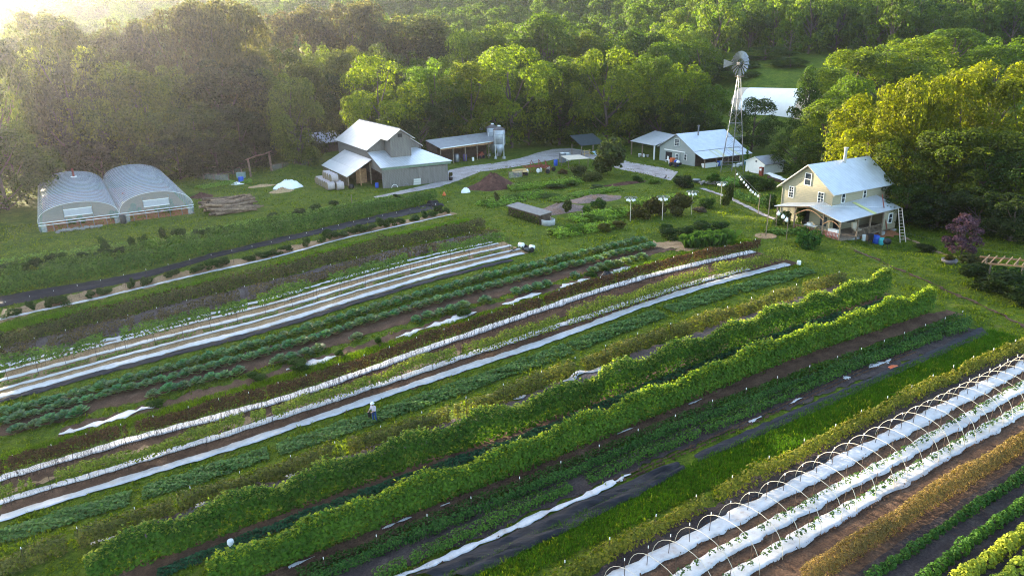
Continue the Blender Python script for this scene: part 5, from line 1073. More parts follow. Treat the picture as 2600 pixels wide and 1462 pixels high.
def windmill():
    o = fr(1858, 436); r = thing('windmill', 'tall lattice farm windmill with many-bladed steel wheel', 'windmill', o, math.radians(29 + 45)); H = 17.6; B = 2.05; T = 0.22
    def P(q, z): f = 1 - z / H; w_ = T + (B - T) * f; return (w_ * (1 if q in (0, 3) else -1), w_ * (1 if q < 2 else -1), z)
    for q in range(4): bars('leg', r, [[P(q, -0.2), P(q, H)]], 0.045, M_STEEL)
    lv = [1.6, 4.2, 6.6, 8.9, 11.2, 13.3, 15.2, 16.6]
    for z in lv:
        bars('girt', r, [[P(q, z), P((q + 1) % 4, z)] for q in range(4)], 0.035, M_STEEL)
    for z0, z1 in zip([0.0] + lv[:-1], lv):
        bars('brace', r, [s for q in range(4) for s in ([P(q, z0), P((q + 1) % 4, z1)], [P((q + 1) % 4, z0), P(q, z1)])], 0.012, M_STEEL, 4)
    bars('pump_rod', r, [[(0, 0, 0), (0, 0, H + 1)]], 0.09, M_STEEL); bars('ladder', r, [[P(1, 0), P(1, H)]], 0.07, M_STEEL)
    MB().box((0, 0, H - 0.35), (1.5, 1.5, 0.08)).obj('platform', M_WOOD, r)
    hub = Vector((0, 0, H + 1.9)); yaw = math.radians(-29 - 45 - 62)         # wheel faces the viewer, turned to the side
    w_ = link('wheel', None, r, hub, yaw)
    R = 2.15; n = 18
    for k in range(n):
        a = 2 * PI * k / n; ca, sa = math.cos(a), math.sin(a)
        def q(rad, da, x): return (x, rad * math.cos(a + da), rad * math.sin(a + da))
        MB().slab([q(0.85, -0.13, 0.09), q(0.85, 0.13, -0.09), q(R, 0.135, -0.12), q(R, -0.135, 0.12)], 0.012).obj('blade', M_STEEL, w_)
    bars('rim', w_, [[(0, rad * math.cos(t), rad * math.sin(t)) for t in np.linspace(0, 2 * PI, 25)] for rad in (0.9, 1.75)], 0.03, M_STEEL, 4); bars('spoke', w_, [[(0.1, 0, 0), (0, 0.9 * math.cos(t), 0.9 * math.sin(t))] for t in np.linspace(0, 2 * PI, 10)[:-1]], 0.025, M_STEEL, 4)
    MB().box((-0.35, 0, 0), (0.9, 0.4, 0.45)).obj('gearbox', M_DARKSTEEL, w_)
    tl = bars('tail', r, [[hub, hub + Vector((-1.9 * math.cos(yaw + 0.9), -1.9 * math.sin(yaw + 0.9), 0.05))]], 0.05, M_STEEL)
    d = Vector((-math.cos(yaw + 0.9), -math.sin(yaw + 0.9), 0)); c = hub + d * 1.5
    MB().slab([c + Vector((0, 0, 0.25)), c + d * 1.4 + Vector((0, 0, 0.75)), c + d * 1.4 + Vector((0, 0, -0.75)), c + Vector((0, 0, -0.25))], 0.02).obj('tail_vane', M_STEEL, tl)
    vm = thing('climbing_vine', 'green vine climbing the windmill leg nearest the white shed', 'vine', V(*G(1894, 428)[:2]))
    n = 500; z = rng.uniform(0, 4.2, n) ** 1.0; P_ = np.stack([rng.normal(0, 0.22, n) * (1.2 - z / 5), rng.normal(0, 0.22, n) * (1.2 - z / 5), z], 1)
    link('foliage', leafmesh('foliage', P_, unit(rng.normal(size=(n, 3)) + [0, 0, 0.4]), 0.12 * rng.uniform(0.7, 1.3, n), M_LEAF), vm, color=(0.05, 0.11, 0.015))
def small_buildings():
    o = fr(1919, 440); rz = math.radians(29); r = thing('white_shed', 'small white painted shed near the windmill', 'shed', o, rz)
    wall('wall', r, [(0, -1.9, 0), (0, 2.6, 0), (0, 2.6, 2.0), (0, 0.3, 3.0), (0, -1.9, 2.0)], M_WHITE); wall('wall', r, [(0.15, -1.9, 0), (5.2, -1.9, 0), (5.2, -1.9, 2.0), (0.15, -1.9, 2.0)], M_WHITE)
    roof('roof', r, [(-0.2, -2.3, 1.85), (5.4, -2.3, 1.85), (5.4, 0.3, 3.08), (-0.2, 0.3, 3.08)], M_OLDROOF); roof('roof', r, [(-0.2, 2.9, 1.9), (5.4, 2.9, 1.9), (5.4, 0.31, 3.08), (-0.2, 0.31, 3.08)], M_TUNNEL)
    MB().box((-0.05, 0.1, 2.2), (0.05, 0.35, 0.35)).obj('vent', M_STEEL, r)
    t = thing('red_cabinet', 'old red vending cabinet in front of the white shed', 'cabinet', fr(1932, 447), rz); MB().box((0, 0, 0.8), (0.5, 0.7, 1.6)).obj('body', M_RUST, t); MB().box((-0.27, 0, 1.2), (0.03, 0.45, 0.4)).obj('panel', M_WHITE, t)
    # cold frames behind the farmhouse gable
    for k, (x, y, l) in enumerate(((1962, 455, 'farther pale corrugated sheet on the ground by the farmhouse'), (1974, 462, 'nearer pale corrugated sheet tucked against the farmhouse'))):
        t = thing('tin_sheet', l, 'tin sheet', fr(x, y), rz); roof('sheet', t, [(-0.3, -1.4, 0.5), (0.8, -1.4, 0.55), (0.8, 1.5, 0.9), (-0.3, 1.5, 0.85)], M_TUNNEL, 0.03)
        MB().box((0.2, 0, 0.3), (0.8, 2.2, 0.5)).obj('stand', M_DARKWOOD, t)
    # high tunnel up the slope
    a = G(1850, 296); b = G(2040, 306); o = V(a[0], a[1]); d = Vector((b[0] - a[0], b[1] - a[1], 0)); rz = math.atan2(d.y, d.x); Lh = d.length
    t = thing('high_tunnel', 'big white covered arched tunnel on the slope behind the windmill', 'tunnel', V(a[0], a[1], -0.3), rz)
    g0 = V(b[0], b[1]).z - o.z; Wd, Ht = 10.0, 7.4; n = 16; vs = []
    for k in range(9):
        f = k / 8; vs += [(Lh * f, Wd / 2 - Wd / 2 * math.cos(q), g0 * f + Ht * math.sin(q) ** 0.8) for q in np.linspace(0, PI, n)]
    F = [(k * n + j, (k + 1) * n + j, (k + 1) * n + j + 1, k * n + j + 1) for k in range(8) for j in range(n - 1)]
    i0 = [f for f in F if f[0] // n not in (0, 7)]; i1 = [f for f in F if f[0] // n in (0, 7)]
    MB().add(vs, i0).obj('cover', M_TUNNEL, t, True); MB().add(vs, i1).obj('end_cover', M_TUNNELEND, t, True)
    for k in (0, 8): MB().add([vs[k * n + j] for j in range(n)], [tuple(range(n))]).obj('end_wall', M_TUNNELEND, t)
def house():
    o = fr(1960 + 940 / 5.574, 380 + 1275 / 5.574); rz = HA; r = thing('farmhouse', 'cream sided farmhouse with metal roof and wraparound porch', 'house', o, rz); FOOT.append((o.x + 3, o.y + 8, 8))
    W = M_SIDING; A0, A1, B0, B1, E, R = 2.1, 14.0, 3.0, 10.7, 5.2, 8.15; bc = (B0 + B1) / 2
    wall('wall', r, [(A0, B0, -0.2), (A0, B1, -0.2), (A0, B1, E), (A0, bc, R), (A0, B0, E)], W)
    wall('wall', r, [(A0 + .15, B0, -1.6), (A1, B0, -1.6), (A1, B0, E), (A0 + .15, B0, E)], W); wall('wall', r, [(A0 + .15, B1, -0.2), (A1, B1, -0.2), (A1, B1, E), (A0 + .15, B1, E)], W)
    wall('wall', r, [(A1, B0, -1.6), (A1, B1, -1.6), (A1, B1, E), (A1, bc, R), (A1, B0, E)], W)
    for b in (B0 - 0.02, B1 + 0.02): MB().box((A0 - 0.03, b, 2.5), (0.12, 0.12, 5.3)).obj('corner_board', M_SIDING, r)
    sl = (R - E) / (bc - B0)
    rf = roof('roof', r, [(A0 - 0.45, B0 - 0.5, E - 0.5 * sl + 0.16), (A1 + 0.4, B0 - 0.5, E - 0.5 * sl + 0.16), (A1 + 0.4, bc, R + 0.16), (A0 - 0.45, bc, R + 0.16)], M_ROOF)
    roof('roof', r, [(A0 - 0.45, B1 + 0.7, E - 0.7 * sl + 0.16), (A1 + 0.4, B1 + 0.7, E - 0.7 * sl + 0.16), (A1 + 0.4, bc + 0.01, R + 0.16), (A0 - 0.45, bc + 0.01, R + 0.16)], M_ROOF)
    bars('bargeboard', r, [[(A0 - 0.42, B1 + 0.7, E - 0.7 * sl + 0.02), (A0 - 0.42, bc, R + 0.05), (A0 - 0.42, B0 - 0.5, E - 0.5 * sl + 0.02)]], 0.09, M_TAN, 4)
    ch = bars('chimney', r, [[(8.6, 6.5, 7.6), (8.6, 6.5, 9.9)]], 0.2, M_CONC, 8); MB().lathe([(0.3, 9.85), (0.3, 9.97), (0.02, 10.0)], 8, (8.6, 6.5, 0)).obj('chimney_cap', M_CONC, ch)
    window(r, (A0 - 0.01, 6.9, 6.35), 'a', 0.95, 1.5, (1, 2)); window(r, (A0 - 0.01, 9.3, 4.3), 'a', 0.75, 1.4, (2, 4)); window(r, (A0 - 0.01, 4.7, 4.2), 'a', 0.85, 1.45, (2, 4))
    window(r, (4.2, B0 - 0.01, 4.25), 'b', 0.7, 1.1, (1, 2)); window(r, (8.6, B0 - 0.01, 4.25), 'b', 0.6, 1.0, (1, 2))
    # porch roofs
    roof('porch_roof', r, [(-0.75, -0.65, 2.45), (11.2, -0.65, 2.78), (11.2, B0 - 0.02, 3.85), (A0 - 0.02, B0 - 0.02, 3.5), (A0 - 0.02, 4.1, 3.78), (-0.75, 4.1, 3.66)], M_ROOF)
    roof('porch_roof', r, [(-0.75, 4.11, 3.66), (A0 - 0.02, 4.11, 3.78), (A0 - 0.02, 9.6, 2.8), (-0.75, 9.6, 2.72)], M_ROOF)
    MB().slab([(5.6, -0.66, 2.637), (6.25, -0.66, 2.655), (6.25, 2.6, 3.58), (5.6, 2.6, 3.56)], 0.012).obj('skylight_panel', simple('yellow_fibreglass', (0.50, 0.50, 0.20), 0.45, 0.15, 2), r)
    # porch frame
    for a, b, z in ((-0.45, -0.35, 2.4), (-0.45, 2.1, 3.1), (-0.45, 6.4, 3.2), (-0.45, 9.2, 2.7), (3.0, -0.35, 2.5), (5.5, -0.35, 2.55), (8.1, -0.35, 2.65)): post(r, a, b, -1.2 if a > 2 else -0.1, z, 0.16, M_WOOD)
    bars('porch_beam', r, [[(-0.45, -0.4, 2.32), (-0.45, 4.1, 3.45), (-0.45, 9.3, 2.62)], [(-0.45, -0.35, 2.34), (11, -0.35, 2.62)]], 0.09, M_WARMWOOD, 4)
    bars('arched_brace', r, [[(-0.5, 2.1 + 4.2 * t, 2.15 + 0.9 * math.sin(PI * t)) for t in np.linspace(0, 1, 10)], [(-0.5, -0.3 + 2.3 * t, 1.7 + 0.55 * math.sin(PI * t)) for t in np.linspace(0, 1, 8)]], 0.07, M_WARMWOOD, 5)
    MB().box((0.8, 4.4, 0.02), (2.6, 9.8, 0.2)).obj('porch_floor', M_WOOD, r); MB().box((6.2, 1.3, 0.0), (9.8, 3.2, 0.18)).obj('porch_floor', M_WOOD, r)
    rl = MB().box((-0.42, 0.9, 0.85), (0.06, 2.4, 0.08)).obj('railing', M_REDWOOD, r)
    for k in range(12): MB().box((-0.42, -0.2 + k * 0.2, 0.45), (0.04, 0.09, 0.8)).obj('baluster', M_REDWOOD, rl)
    rl = MB().box((-0.42, 4.3, 0.85), (0.06, 3.9, 0.08)).obj('railing', M_WOOD, r)
    for k in range(16): MB().box((-0.42, 2.5 + k * 0.25, 0.45), (0.04, 0.08, 0.8)).obj('baluster', M_REDWOOD, rl)
    rl = MB().box((5.4, -0.35, 0.95), (5.2, 0.06, 0.08)).obj('railing', M_WOOD, r)
    for k in range(20): MB().box((3.0 + k * 0.26, -0.35, 0.5), (0.05, 0.04, 0.85)).obj('baluster', M_WOOD, rl)
    # closed room at the far end and the basement below
    wall('wall', r, [(8.2, -0.3, 0.0), (11.1, -0.3, 0.0), (11.1, -0.3, 2.68), (8.2, -0.3, 2.6)], W); wall('wall', r, [(11.1, -0.2, -1.6), (11.1, 3, -1.6), (11.1, 3, 3.7), (11.1, -0.2, 2.7)], W); window(r, (9.7, -0.31, 1.5), 'b', 0.8, 1.2, (1, 2))
    wall('basement_wall', r, [(0.6, -0.25, -1.6), (3.9, -0.25, -1.6), (3.9, -0.25, -0.1), (0.6, -0.25, -0.1)], M_CONC, 0.25)
    for a in (6.2, 8.5, 10.9): post(r, a, -0.25, -1.9, -0.09, 0.55, M_CONC, 'pier')
    MB().box((7.3, 2.6, -0.9), (7.4, 0.2, 1.7)).obj('basement_back', M_DARK, r)
    MB().box((1.3, 3.0, 1.15), (0.2, 0.1, 2.0)); MB().box((A0 - 0.06, 6.6, 1.15), (0.08, 1.0, 2.1)).obj('door', M_DARK, r); MB().box((A0 - 0.06, 3.9, 1.3), (0.06, 0.9, 1.2)).obj('dark_window', M_GLASS, r)
    MB().box((3.3, B0 - 0.06, 1.15), (0.95, 0.08, 2.1)).obj('door', M_DARK, r); MB().box((6.4, B0 - 0.06, 1.4), (1.6, 0.06, 1.2)).obj('dark_window', M_GLASS, r)
    mo = bars('mast', r, [[(8.9, -0.6, 0.2), (8.7, 0.6, 4.6)]], 0.07, M_RUST, 6)
    M = Matrix.Translation(o) @ Matrix.Rotation(rz, 4, 'Z')
    # things on and around the porch
    t = thing('porch_cooler', 'white chest cooler on the porch corner behind the red railing', 'cooler', M @ Vector((0.2, 0.9, 0.12)), rz); MB().box((0, 0, 0.55), (0.6, 1.3, 0.75)).obj('body', M_WHITEPL, t); MB().box((0, 0, 0.96), (0.64, 1.34, 0.08)).obj('lid', M_WHITE, t)
    t = thing('porch_table', 'white table with boxes deeper in the porch', 'table', M @ Vector((0.6, 4.6, 0.12)), rz); MB().box((0, 0, 0.72), (0.8, 1.6, 0.06)).obj('top', M_WHITEPL, t); MB().box((0, 0.2, 0.9), (0.4, 0.6, 0.3)).obj('box', M_WHITE, t)
    for s in ((-.3, -.7), (-.3, .7), (.3, -.7), (.3, .7)): MB().box((s[0], s[1], 0.35), (0.05, 0.05, 0.7)).obj('leg', M_STEEL, t)
    t = thing('cushioned_chair', 'cream cushioned chair on the porch above the basement', 'chair', M @ Vector((4.3, 0.5, 0.1)), rz); MB().lathe([(0.45, 0.35), (0.55, 0.5), (0.5, 0.62), (0.05, 0.62)], 10).obj('seat', M_TAN, t); MB().box((0, 0.45, 0.95), (0.95, 0.18, 0.8), 0, -0.2).obj('backrest', M_TAN, t)
    for s in (-.35, .35): MB().box((s, 0, 0.17), (0.06, 0.7, 0.34)).obj('leg', M_WOOD, t)
    def gp(x, y): g = G(x, y); return V(g[0], g[1])
    barrel(gp(2223, 618), M_BLUE, 'blue barrel standing on the lawn beside the farmhouse', 0.38, 1.0); barrel(gp(2236, 621), M_TEAL, 'teal barrel next to the blue one by the farmhouse', 0.34, 0.85)
    t = thing('grill', 'black round barbecue on legs at the end of the barrels', 'barbecue', gp(2250, 632), 0.3); MB().lathe([(0.1, 0.55), (0.42, 0.7), (0.48, 0.95), (0.4, 1.2), (0.1, 1.35)], 12).obj('bowl', M_BLACK, t, True)
    for q in range(3): bars('leg', t, [[(0.3 * math.cos(q * 2.1), 0.3 * math.sin(q * 2.1), 0.7), (0.45 * math.cos(q * 2.1), 0.45 * math.sin(q * 2.1), 0)]], 0.03, M_BLACK)
    t = thing('smoker', 'black upright smoker before the farmhouse basement', 'barbecue', gp(2206, 619), 0.2); MB().box((0, 0, 0.9), (0.7, 0.5, 0.8)).obj('box', M_BLACK, t)
    for s in ((-.28, -.2), (-.28, .2), (.28, -.2), (.28, .2)): MB().box((s[0], s[1], 0.25), (0.06, 0.06, 0.5)).obj('leg', M_BLACK, t)
    tag(MB().box((0, 0, 0.35), (0.35, 0.3, 0.7)).box((0, 0, 0.74), (0.4, 0.34, 0.08)).obj('white_bin', M_WHITEPL, None, False, gp(2192, 611)), 'white bin on the paving by the basement wall', 'bin')
    b0, b1 = gp(2292, 616), gp(2284, 618)
    t = thing('leaning_ladder', 'long pale ladder leaning on the porch roof end', 'ladder', b0, 0)
    e = M @ Vector((10.9, -0.7, 2.75)) - b0
    for s in (Vector((-0.2, 0, 0)), Vector((0.25, 0, 0))): bars('rail', t, [[s * 1.6, e + s]], 0.055, M_TAN)
    for k in range(1, 11): f = k / 11; bars('rung', t, [[e * f + Vector((-0.2, 0, 0)), e * f + Vector((0.25, 0, 0))]], 0.03, M_TAN)
    LIFT[0] += 0.0025; structure(strip('paving', [(2115, 600), (2150, 607), (2185, 600), (2240, 596), (2275, 590)], 2.0, M_CLAY, rag=0.3, seed=81, lift=LIFT[0]), 'earthen paving along the farmhouse basement')

GOURD = None
def gourd_mesh():
    global GOURD
    if not GOURD: GOURD = MB().lathe([(0.02, -0.2), (0.1, -0.18), (0.17, -0.08), (0.18, 0.0), (0.14, 0.1), (0.07, 0.17), (0.045, 0.24), (0.02, 0.27)], 12).mesh('gourd', M_GOURD, True); 
    return GOURD
def gourds():
    # four martin racks
    labs = ['gourd rack on a white pole nearest the ornamental grasses', 'gourd rack on a white pole, second from the grasses', 'gourd rack on a white pole, third from the grasses', 'gourd rack on a white pole beside the clipped dark shrub']
    for (x, y), lb in zip(((1600, 562), (1681, 560), (1755, 545), (1829, 519)), labs):
        g = fr(x, y); r = thing('gourd_rack', lb, 'birdhouse', g, random.uniform(0, 1)); h = 2.75
        bars('pole', r, [[(0, 0, -0.2), (0, 0, h + 0.7)]], 0.042, M_TAN, 8)
        bars('ring', r, [[(0.85 * math.cos(t), 0.85 * math.sin(t), h + 0.55) for t in np.linspace(0, 2 * PI, 25)]], 0.03, M_STEEL, 4)
        bars('arm', r, [[(0.85 * math.cos(t), 0.85 * math.sin(t), h + 0.55), (-0.85 * math.cos(t), -0.85 * math.sin(t), h + 0.55)] for t in (0, PI / 3, 2 * PI / 3)], 0.018, M_STEEL, 4)
        for k in range(6):
            t = k * PI / 3 + 0.3; link('gourd', gourd_mesh(), r, (0.5 * math.cos(t), 0.5 * math.sin(t), h + 0.22), random.uniform(0, 6), 0.85)
    # strings of gourds
    W = []
    pts = [(1872, 443), (1878.5, 450), (1883, 456), (1889, 463.5), (1895, 470), (1900, 476), (1906, 483.5), (1911.5, 488.5), (1918, 493.5), (1925, 498)]
    A = atZ(1868, 437, 2.6); Bz = atZ(1929, 501, 2.6)
    for k, (x, y) in enumerate(pts):
        p = atZ(x, y, 2.6); o = link('hanging_gourd', gourd_mesh(), None, Vector(p), 0, 0.95); tag(o, 'white gourd hanging on the line between windmill and house garden', 'birdhouse', 'gourds on the line by the windmill')
    t = thing('gourd_line', 'wire and wooden posts carrying the string of white gourds', 'gourd line', V(A[0], A[1]))
    a = Vector(A) - t.location + Vector((0, 0, 0.38)); b = Vector(Bz) - t.location + Vector((0, 0, 0.38)); bars('wire', t, [[a, b]], 0.012, M_STEEL, 4)
    for q in (a, b): MB().box((q.x, q.y, q.z / 2), (0.07, 0.07, q.z + 0.3)).obj('post', M_WOOD, t)
    A = atZ(1974, 538, 2.2); Bz = atZ(2001, 563, 2.2)
    for (x, y), l in zip(((1976.5, 542.5), (1988, 550.5), (1997.5, 558.5)), ('upper of three white gourds hanging by the porch roses', 'middle of three white gourds hanging by the porch roses', 'lowest of three white gourds hanging by the porch roses')):
        p = atZ(x, y, 2.2); tag(link('hanging_gourd', gourd_mesh(), None, Vector(p), 0, 1.35), l, 'birdhouse', 'gourds by the porch')
    t = thing('gourd_line', 'short wire and posts carrying three gourds by the porch', 'gourd line', V(A[0], A[1])); a = Vector(A) - t.location + Vector((0, 0, 0.38)); b = Vector(Bz) - t.location + Vector((0, 0, 0.38)); bars('wire', t, [[a, b]], 0.012, M_STEEL, 4)
    for q in (a, b): MB().box((q.x, q.y, q.z / 2), (0.06, 0.06, q.z + 0.3)).obj('post', M_WOOD, t)
    g = fr(1944, 600); r = thing('lawn_pole', 'slim grey wooden pole in a round bed on the lawn', 'pole', g); bars('shaft', r, [[(0, 0, -0.2), (0.15, 0.1, 5.3)]], 0.06, M_WOOD, 7)
    MB().lathe([(1.35, 0.0), (1.3, 0.1), (0.9, 0.06), (0.05, 0.06)], 20).obj('round_bed', M_STRAW, r)

def yard_things():
    # pens and log arbour
    L = fr(637, 449); R = fr(690, 435); t = thing('log_arbour', 'rough log arbour of two posts and a crooked beam', 'arbour', L); d = R - L
    bars('post', t, [[(0, 0, -0.2), (-0.1, 0, 3.4)]], 0.19, M_LOG, 7); bars('post', t, [[d, d + Vector((-0.1, 0, 3.9))]], 0.22, M_LOG, 7)
    bars('beam', t, [[(-0.6, 0, 3.3), d * 0.4 + Vector((0, 0, 3.75)), d * 0.7 + Vector((0, 0, 3.7)), d * 1.1 + Vector((0, 0, 4.0))]], 0.12, M_LOG, 6)
    def fence(px, h, label, posts=0.09, mesh=True):
        p = Path(px); t = thing('pen_fence', label, 'fence', V(*p.at(0)[0])); s = 0; ps = []
        while s <= p.L: c = p.at(s)[0]; q = V(*c) - t.location; ps.append(q); bars('post', t, [[q + Vector((0, 0, -0.2)), q + Vector((0, 0, h))]], posts, M_LOG, 6); s += 3.0
        if mesh:
            for a, b in zip(ps, ps[1:]): MB().slab([a, b, b + Vector((0, 0, h - 0.1)), a + Vector((0, 0, h - 0.1))], 0.01).obj('wire_panel', M_MESHW, t)
        bars('top_rail', t, [[a + Vector((0, 0, h - 0.05)), b + Vector((0, 0, h - 0.05))] for a, b in zip(ps, ps[1:])], 0.04, M_LOG, 5)
    fence([(495, 449), (560, 437), (625, 448)], 1.5, 'wire pen fence with timber posts behind the greenhouse'); fence([(497, 452), (560, 462), (620, 455)], 1.2, 'lower wire pen fence along the lawn by the greenhouse'); fence([(690, 435), (740, 424), (790, 420)], 1.3, 'rough fence running from the arbour to the barn')
    fence([(1292, 454), (1345, 447)], 1.3, 'dark slatted fence behind the farm implements', 0.06)
    barrel(fr(613, 464), M_BLUE, 'blue drum on the lawn before the animal pen', 0.5, 1.1); heap('white_scraps', 'white plastic scraps beside the blue drum', 'scraps', 602, 468, 1.3, 0.7, 0.4, M_TARPW, 15, 0.1)
    tag(MB().box((0, 0, 0.5), (1.5, 1.0, 1.0)).box((0, 0, 1.03), (1.6, 1.1, 0.06)).obj('crate', simple('greenish_crate', (0.2, 0.28, 0.25), 0.7, 0.2, 3), None, False, fr(613, 452)), 'pale green crate behind the blue drum', 'crate')
    # implements
    rr = random.Random(3)
    t = thing('hay_wagon', 'small wagon with raw plywood bed by the slatted fence', 'wagon', fr(1322, 446), math.radians(20)); MB().box((0, 0, 0.75), (2.8, 1.5, 0.12)).obj('bed', M_YELLOWWOOD, t); MB().box((0, 0.7, 1.0), (2.8, 0.06, 0.4)).obj('side', M_YELLOWWOOD, t)
    for s in ((-0.9, -0.7), (-0.9, 0.7), (0.9, -0.7), (0.9, 0.7)):
        q = MB().lathe([(0.32, -0.09), (0.36, 0), (0.32, 0.09)], 12).obj('wheel', M_BLACK, t); q.location = (s[0], s[1], 0.36); q.rotation_euler = (PI / 2, 0, 0)
    for j, (x, y, l) in enumerate(((1352, 438, 'red cultivator frame nearest the wagon'), (1373, 436, 'rusty red tined implement in the middle of the row'), (1390, 438, 'rusty red implement nearest the blue barrel'))):
        t = thing('cultivator', l, 'implement', fr(x, y), math.radians(25 + j * 20)); t.scale = (1.35, 1.35, 1.35); bars('toolbar', t, [[(-1.2, 0, 0.8), (1.2, 0, 0.8)], [(-1.2, 0.8, 0.85), (1.2, 0.8, 0.85)], [(-0.4, 0, 0.8), (0, 0.4, 1.7), (0.4, 0, 0.8)]], 0.06, M_RUST)
        for k in range(7): bars('tine', t, [[(-1.1 + k * 0.36, 0, 0.8), (-1.1 + k * 0.36, -0.25, 0.5), (-1.1 + k * 0.36, -0.05, 0.05)], [(-1.1 + k * 0.36, 0, 0.8), (-1.1 + k * 0.36, 0.8, 0.85)]], 0.035, M_RUST)
        for s in (-1.1, 1.1):
            q = MB().lathe([(0.3, -0.07), (0.34, 0), (0.3, 0.07)], 12).obj('wheel', M_WHITE if j < 2 else M_BLACK, t); q.location = (s, -0.5, 0.34); q.rotation_euler = (0, PI / 2, 0)
    barrel(fr(1411, 421), M_BLUE, 'blue barrel at the edge of the gravel by the implements', 0.42, 1.15)
    for k, (x, y, h, l) in enumerate(((1428, 413, 1.9, 'tall wire crate at the gravel edge'), (1440, 408, 1.5, 'pale tank crate beside the tall wire crate'))):
        t = thing('water_crate', l, 'crate', fr(x, y), math.radians(29)); MB().box((0, 0, h / 2), (1.1, 1.1, h)).obj('tank', [simple('grey_tote', (0.16, 0.16, 0.17), 0.6, 0.3, 3), simple('pale_tote', (0.4, 0.42, 0.42), 0.5, 0.2, 3)][k], t)
        bars('cage', t, [[(a * 0.57, -0.57, z), (a * 0.57, 0.57, z)] for a in (-1, 1) for z in np.linspace(0.2, h, 4)] + [[(-0.57, a * 0.57, z), (0.57, a * 0.57, z)] for a in (-1, 1) for z in np.linspace(0.2, h, 4)], 0.025, M_STEEL, 4); MB().box((0, 0, h + 0.08), (0.7, 0.7, 0.15)).obj('lid', M_WHITE, t)
    o = fr(1448, 428); t = thing('canopy', 'flat cream canopy on posts at the gravel edge', 'canopy', o, math.radians(29)); roof('roof', t, [(-0.5, 0, 1.75), (4.2, -0.6, 1.7), (4.4, 3.2, 2.0), (0.2, 3.8, 2.05)], M_TAN, 0.06)
    for a, b in ((-0.3, 0.2), (4, -0.4), (4.2, 3.0), (0.3, 3.6)): post(t, a, b, -0.1, 1.72, 0.09, M_WOOD)
    o = fr(1478, 398); t = thing('dark_shed', 'dark teal roofed shelter half hidden by the round tree', 'shelter', o, math.radians(29)); roof('roof', t, [(-0.3, 0, 2.4), (6, 0, 2.4), (6, 4.5, 4.2), (-0.3, 4.5, 4.2)], simple('dark_teal_roof', (0.03, 0.042, 0.047), 0.6, 0.2, 2), 0.08)
    for a, b in ((0, 0.2), (3, 0.2), (5.8, 0.2), (0, 4), (5.8, 4)): post(t, a, b, -0.1, 2.4, 0.14, M_WOOD)
    t = thing('timber_rack', 'raw timber rack with pale blue tub under the dark shelter', 'rack', fr(1490, 399), math.radians(29)); bars('rack', t, [[(-0.6, 0, 0), (-0.6, 0, 1.6)], [(0.6, 0, 0), (0.6, 0, 1.6)], [(-1.0, 0, 0.8), (1.0, 0, 0.8)], [(-1.0, 0, 1.4), (1.0, 0, 1.4)]], 0.06, M_YELLOWWOOD); MB().lathe([(0.4, 0.0), (0.6, 0.7), (0.5, 0.75), (0.1, 0.7)], 12, (2.2, 0, 0.3)).obj('tub', simple('pale_blue_tub', (0.35, 0.55, 0.65), 0.5, 0.1, 3), t)
    # block bunker, tank, stones
    a = fr(1291, 546); b = fr(1372, 571); d = b - a; rz = math.atan2(d.y, d.x); Lh = d.length
    t = thing('block_shed', 'low block shed with flat grey lid and vines', 'shed', a, rz); wall('wall', t, [(0, 0, -0.2), (Lh, 0, -0.2), (Lh, 0, 1.35), (0, 0, 1.35)], M_DARKWOOD); wall('wall', t, [(Lh, 0.15, -0.2), (Lh, 1.8, -0.2), (Lh, 1.8, 1.5), (Lh, 0.15, 1.35)], M_DARKWOOD); wall('wall', t, [(0, 0.15, -0.2), (0, 1.8, -0.2), (0, 1.8, 1.5), (0, 0.15, 1.35)], M_CONC)
    roof('lid', t, [(-0.25, -0.2, 1.4), (Lh + 0.2, -0.2, 1.4), (Lh + 0.2, 1.9, 1.62), (-0.25, 1.9, 1.62)], simple('grey_shed_lid', (0.17, 0.165, 0.16), 0.8, 0.2, 2), 0.1)
    n = 900; P_ = np.stack([rng.uniform(0, Lh, n), -0.12 - np.abs(rng.normal(0, 0.12, n)), rng.uniform(0, 1.1, n) ** 1.4], 1); link('ivy', leafmesh('ivy', P_, unit(rng.normal(size=(n, 3)) + [0, -1, 0.5]), 0.10 * rng.uniform(0.7, 1.3, n), M_LEAF), t, color=(0.05, 0.08, 0.018))
    tag(MB().lathe([(0.95, -0.1), (0.95, 0.75), (0.9, 0.78), (0.88, 0.3), (0.05, 0.28)], 20).obj('round_tank', M_CONC, None, True, fr(1392, 570)), 'round concrete tank ring beside the block shed', 'tank')
    post(tag(link('wooden_post', None, None, fr(1398, 572)), 'short pale post in front of the round tank', 'post'), 0, 0, -0.1, 1.2, 0.12, M_WOOD, 'shaft')
    post(tag(link('wooden_post', None, None, fr(1478, 556)), 'short pale post among the green weeds', 'post'), 0, 0, -0.1, 1.2, 0.12, M_WOOD, 'shaft')
    post(tag(link('wooden_post', None, None, fr(894, 520)), 'lone pale post on the grass before the barn', 'post'), 0, 0, -0.1, 1.6, 0.1, M_WOOD, 'shaft')
    heap('white_bag', 'white plastic bag on the grass below the mulch heap', 'bag', 1182, 489, 0.75, 0.55, 0.7, M_TARPW, 21, 0.06, pw=4); tag(MB().lathe([(0.25, 0), (0.3, 0.1), (0.12, 0.6), (0.02, 0.65)], 10).obj('orange_cone', M_ORANGE, None, True, fr(1128, 497)), 'small orange object on the grass below the barn', 'cone')
    heap('black_bag', 'shiny black bag on the grass strip beside the cabbages', 'bag', 1540, 709, 0.75, 0.6, 0.75, M_BLACK, 22, 0.06, pw=4); tag(heap('orange_bag', 'flat orange bag on the thin black fabric', 'bag', 2268, 932, 0.7, 0.3, 0.16, M_ORANGE, 23, 0.02), 'flat orange bag on the thin black fabric', 'bag')
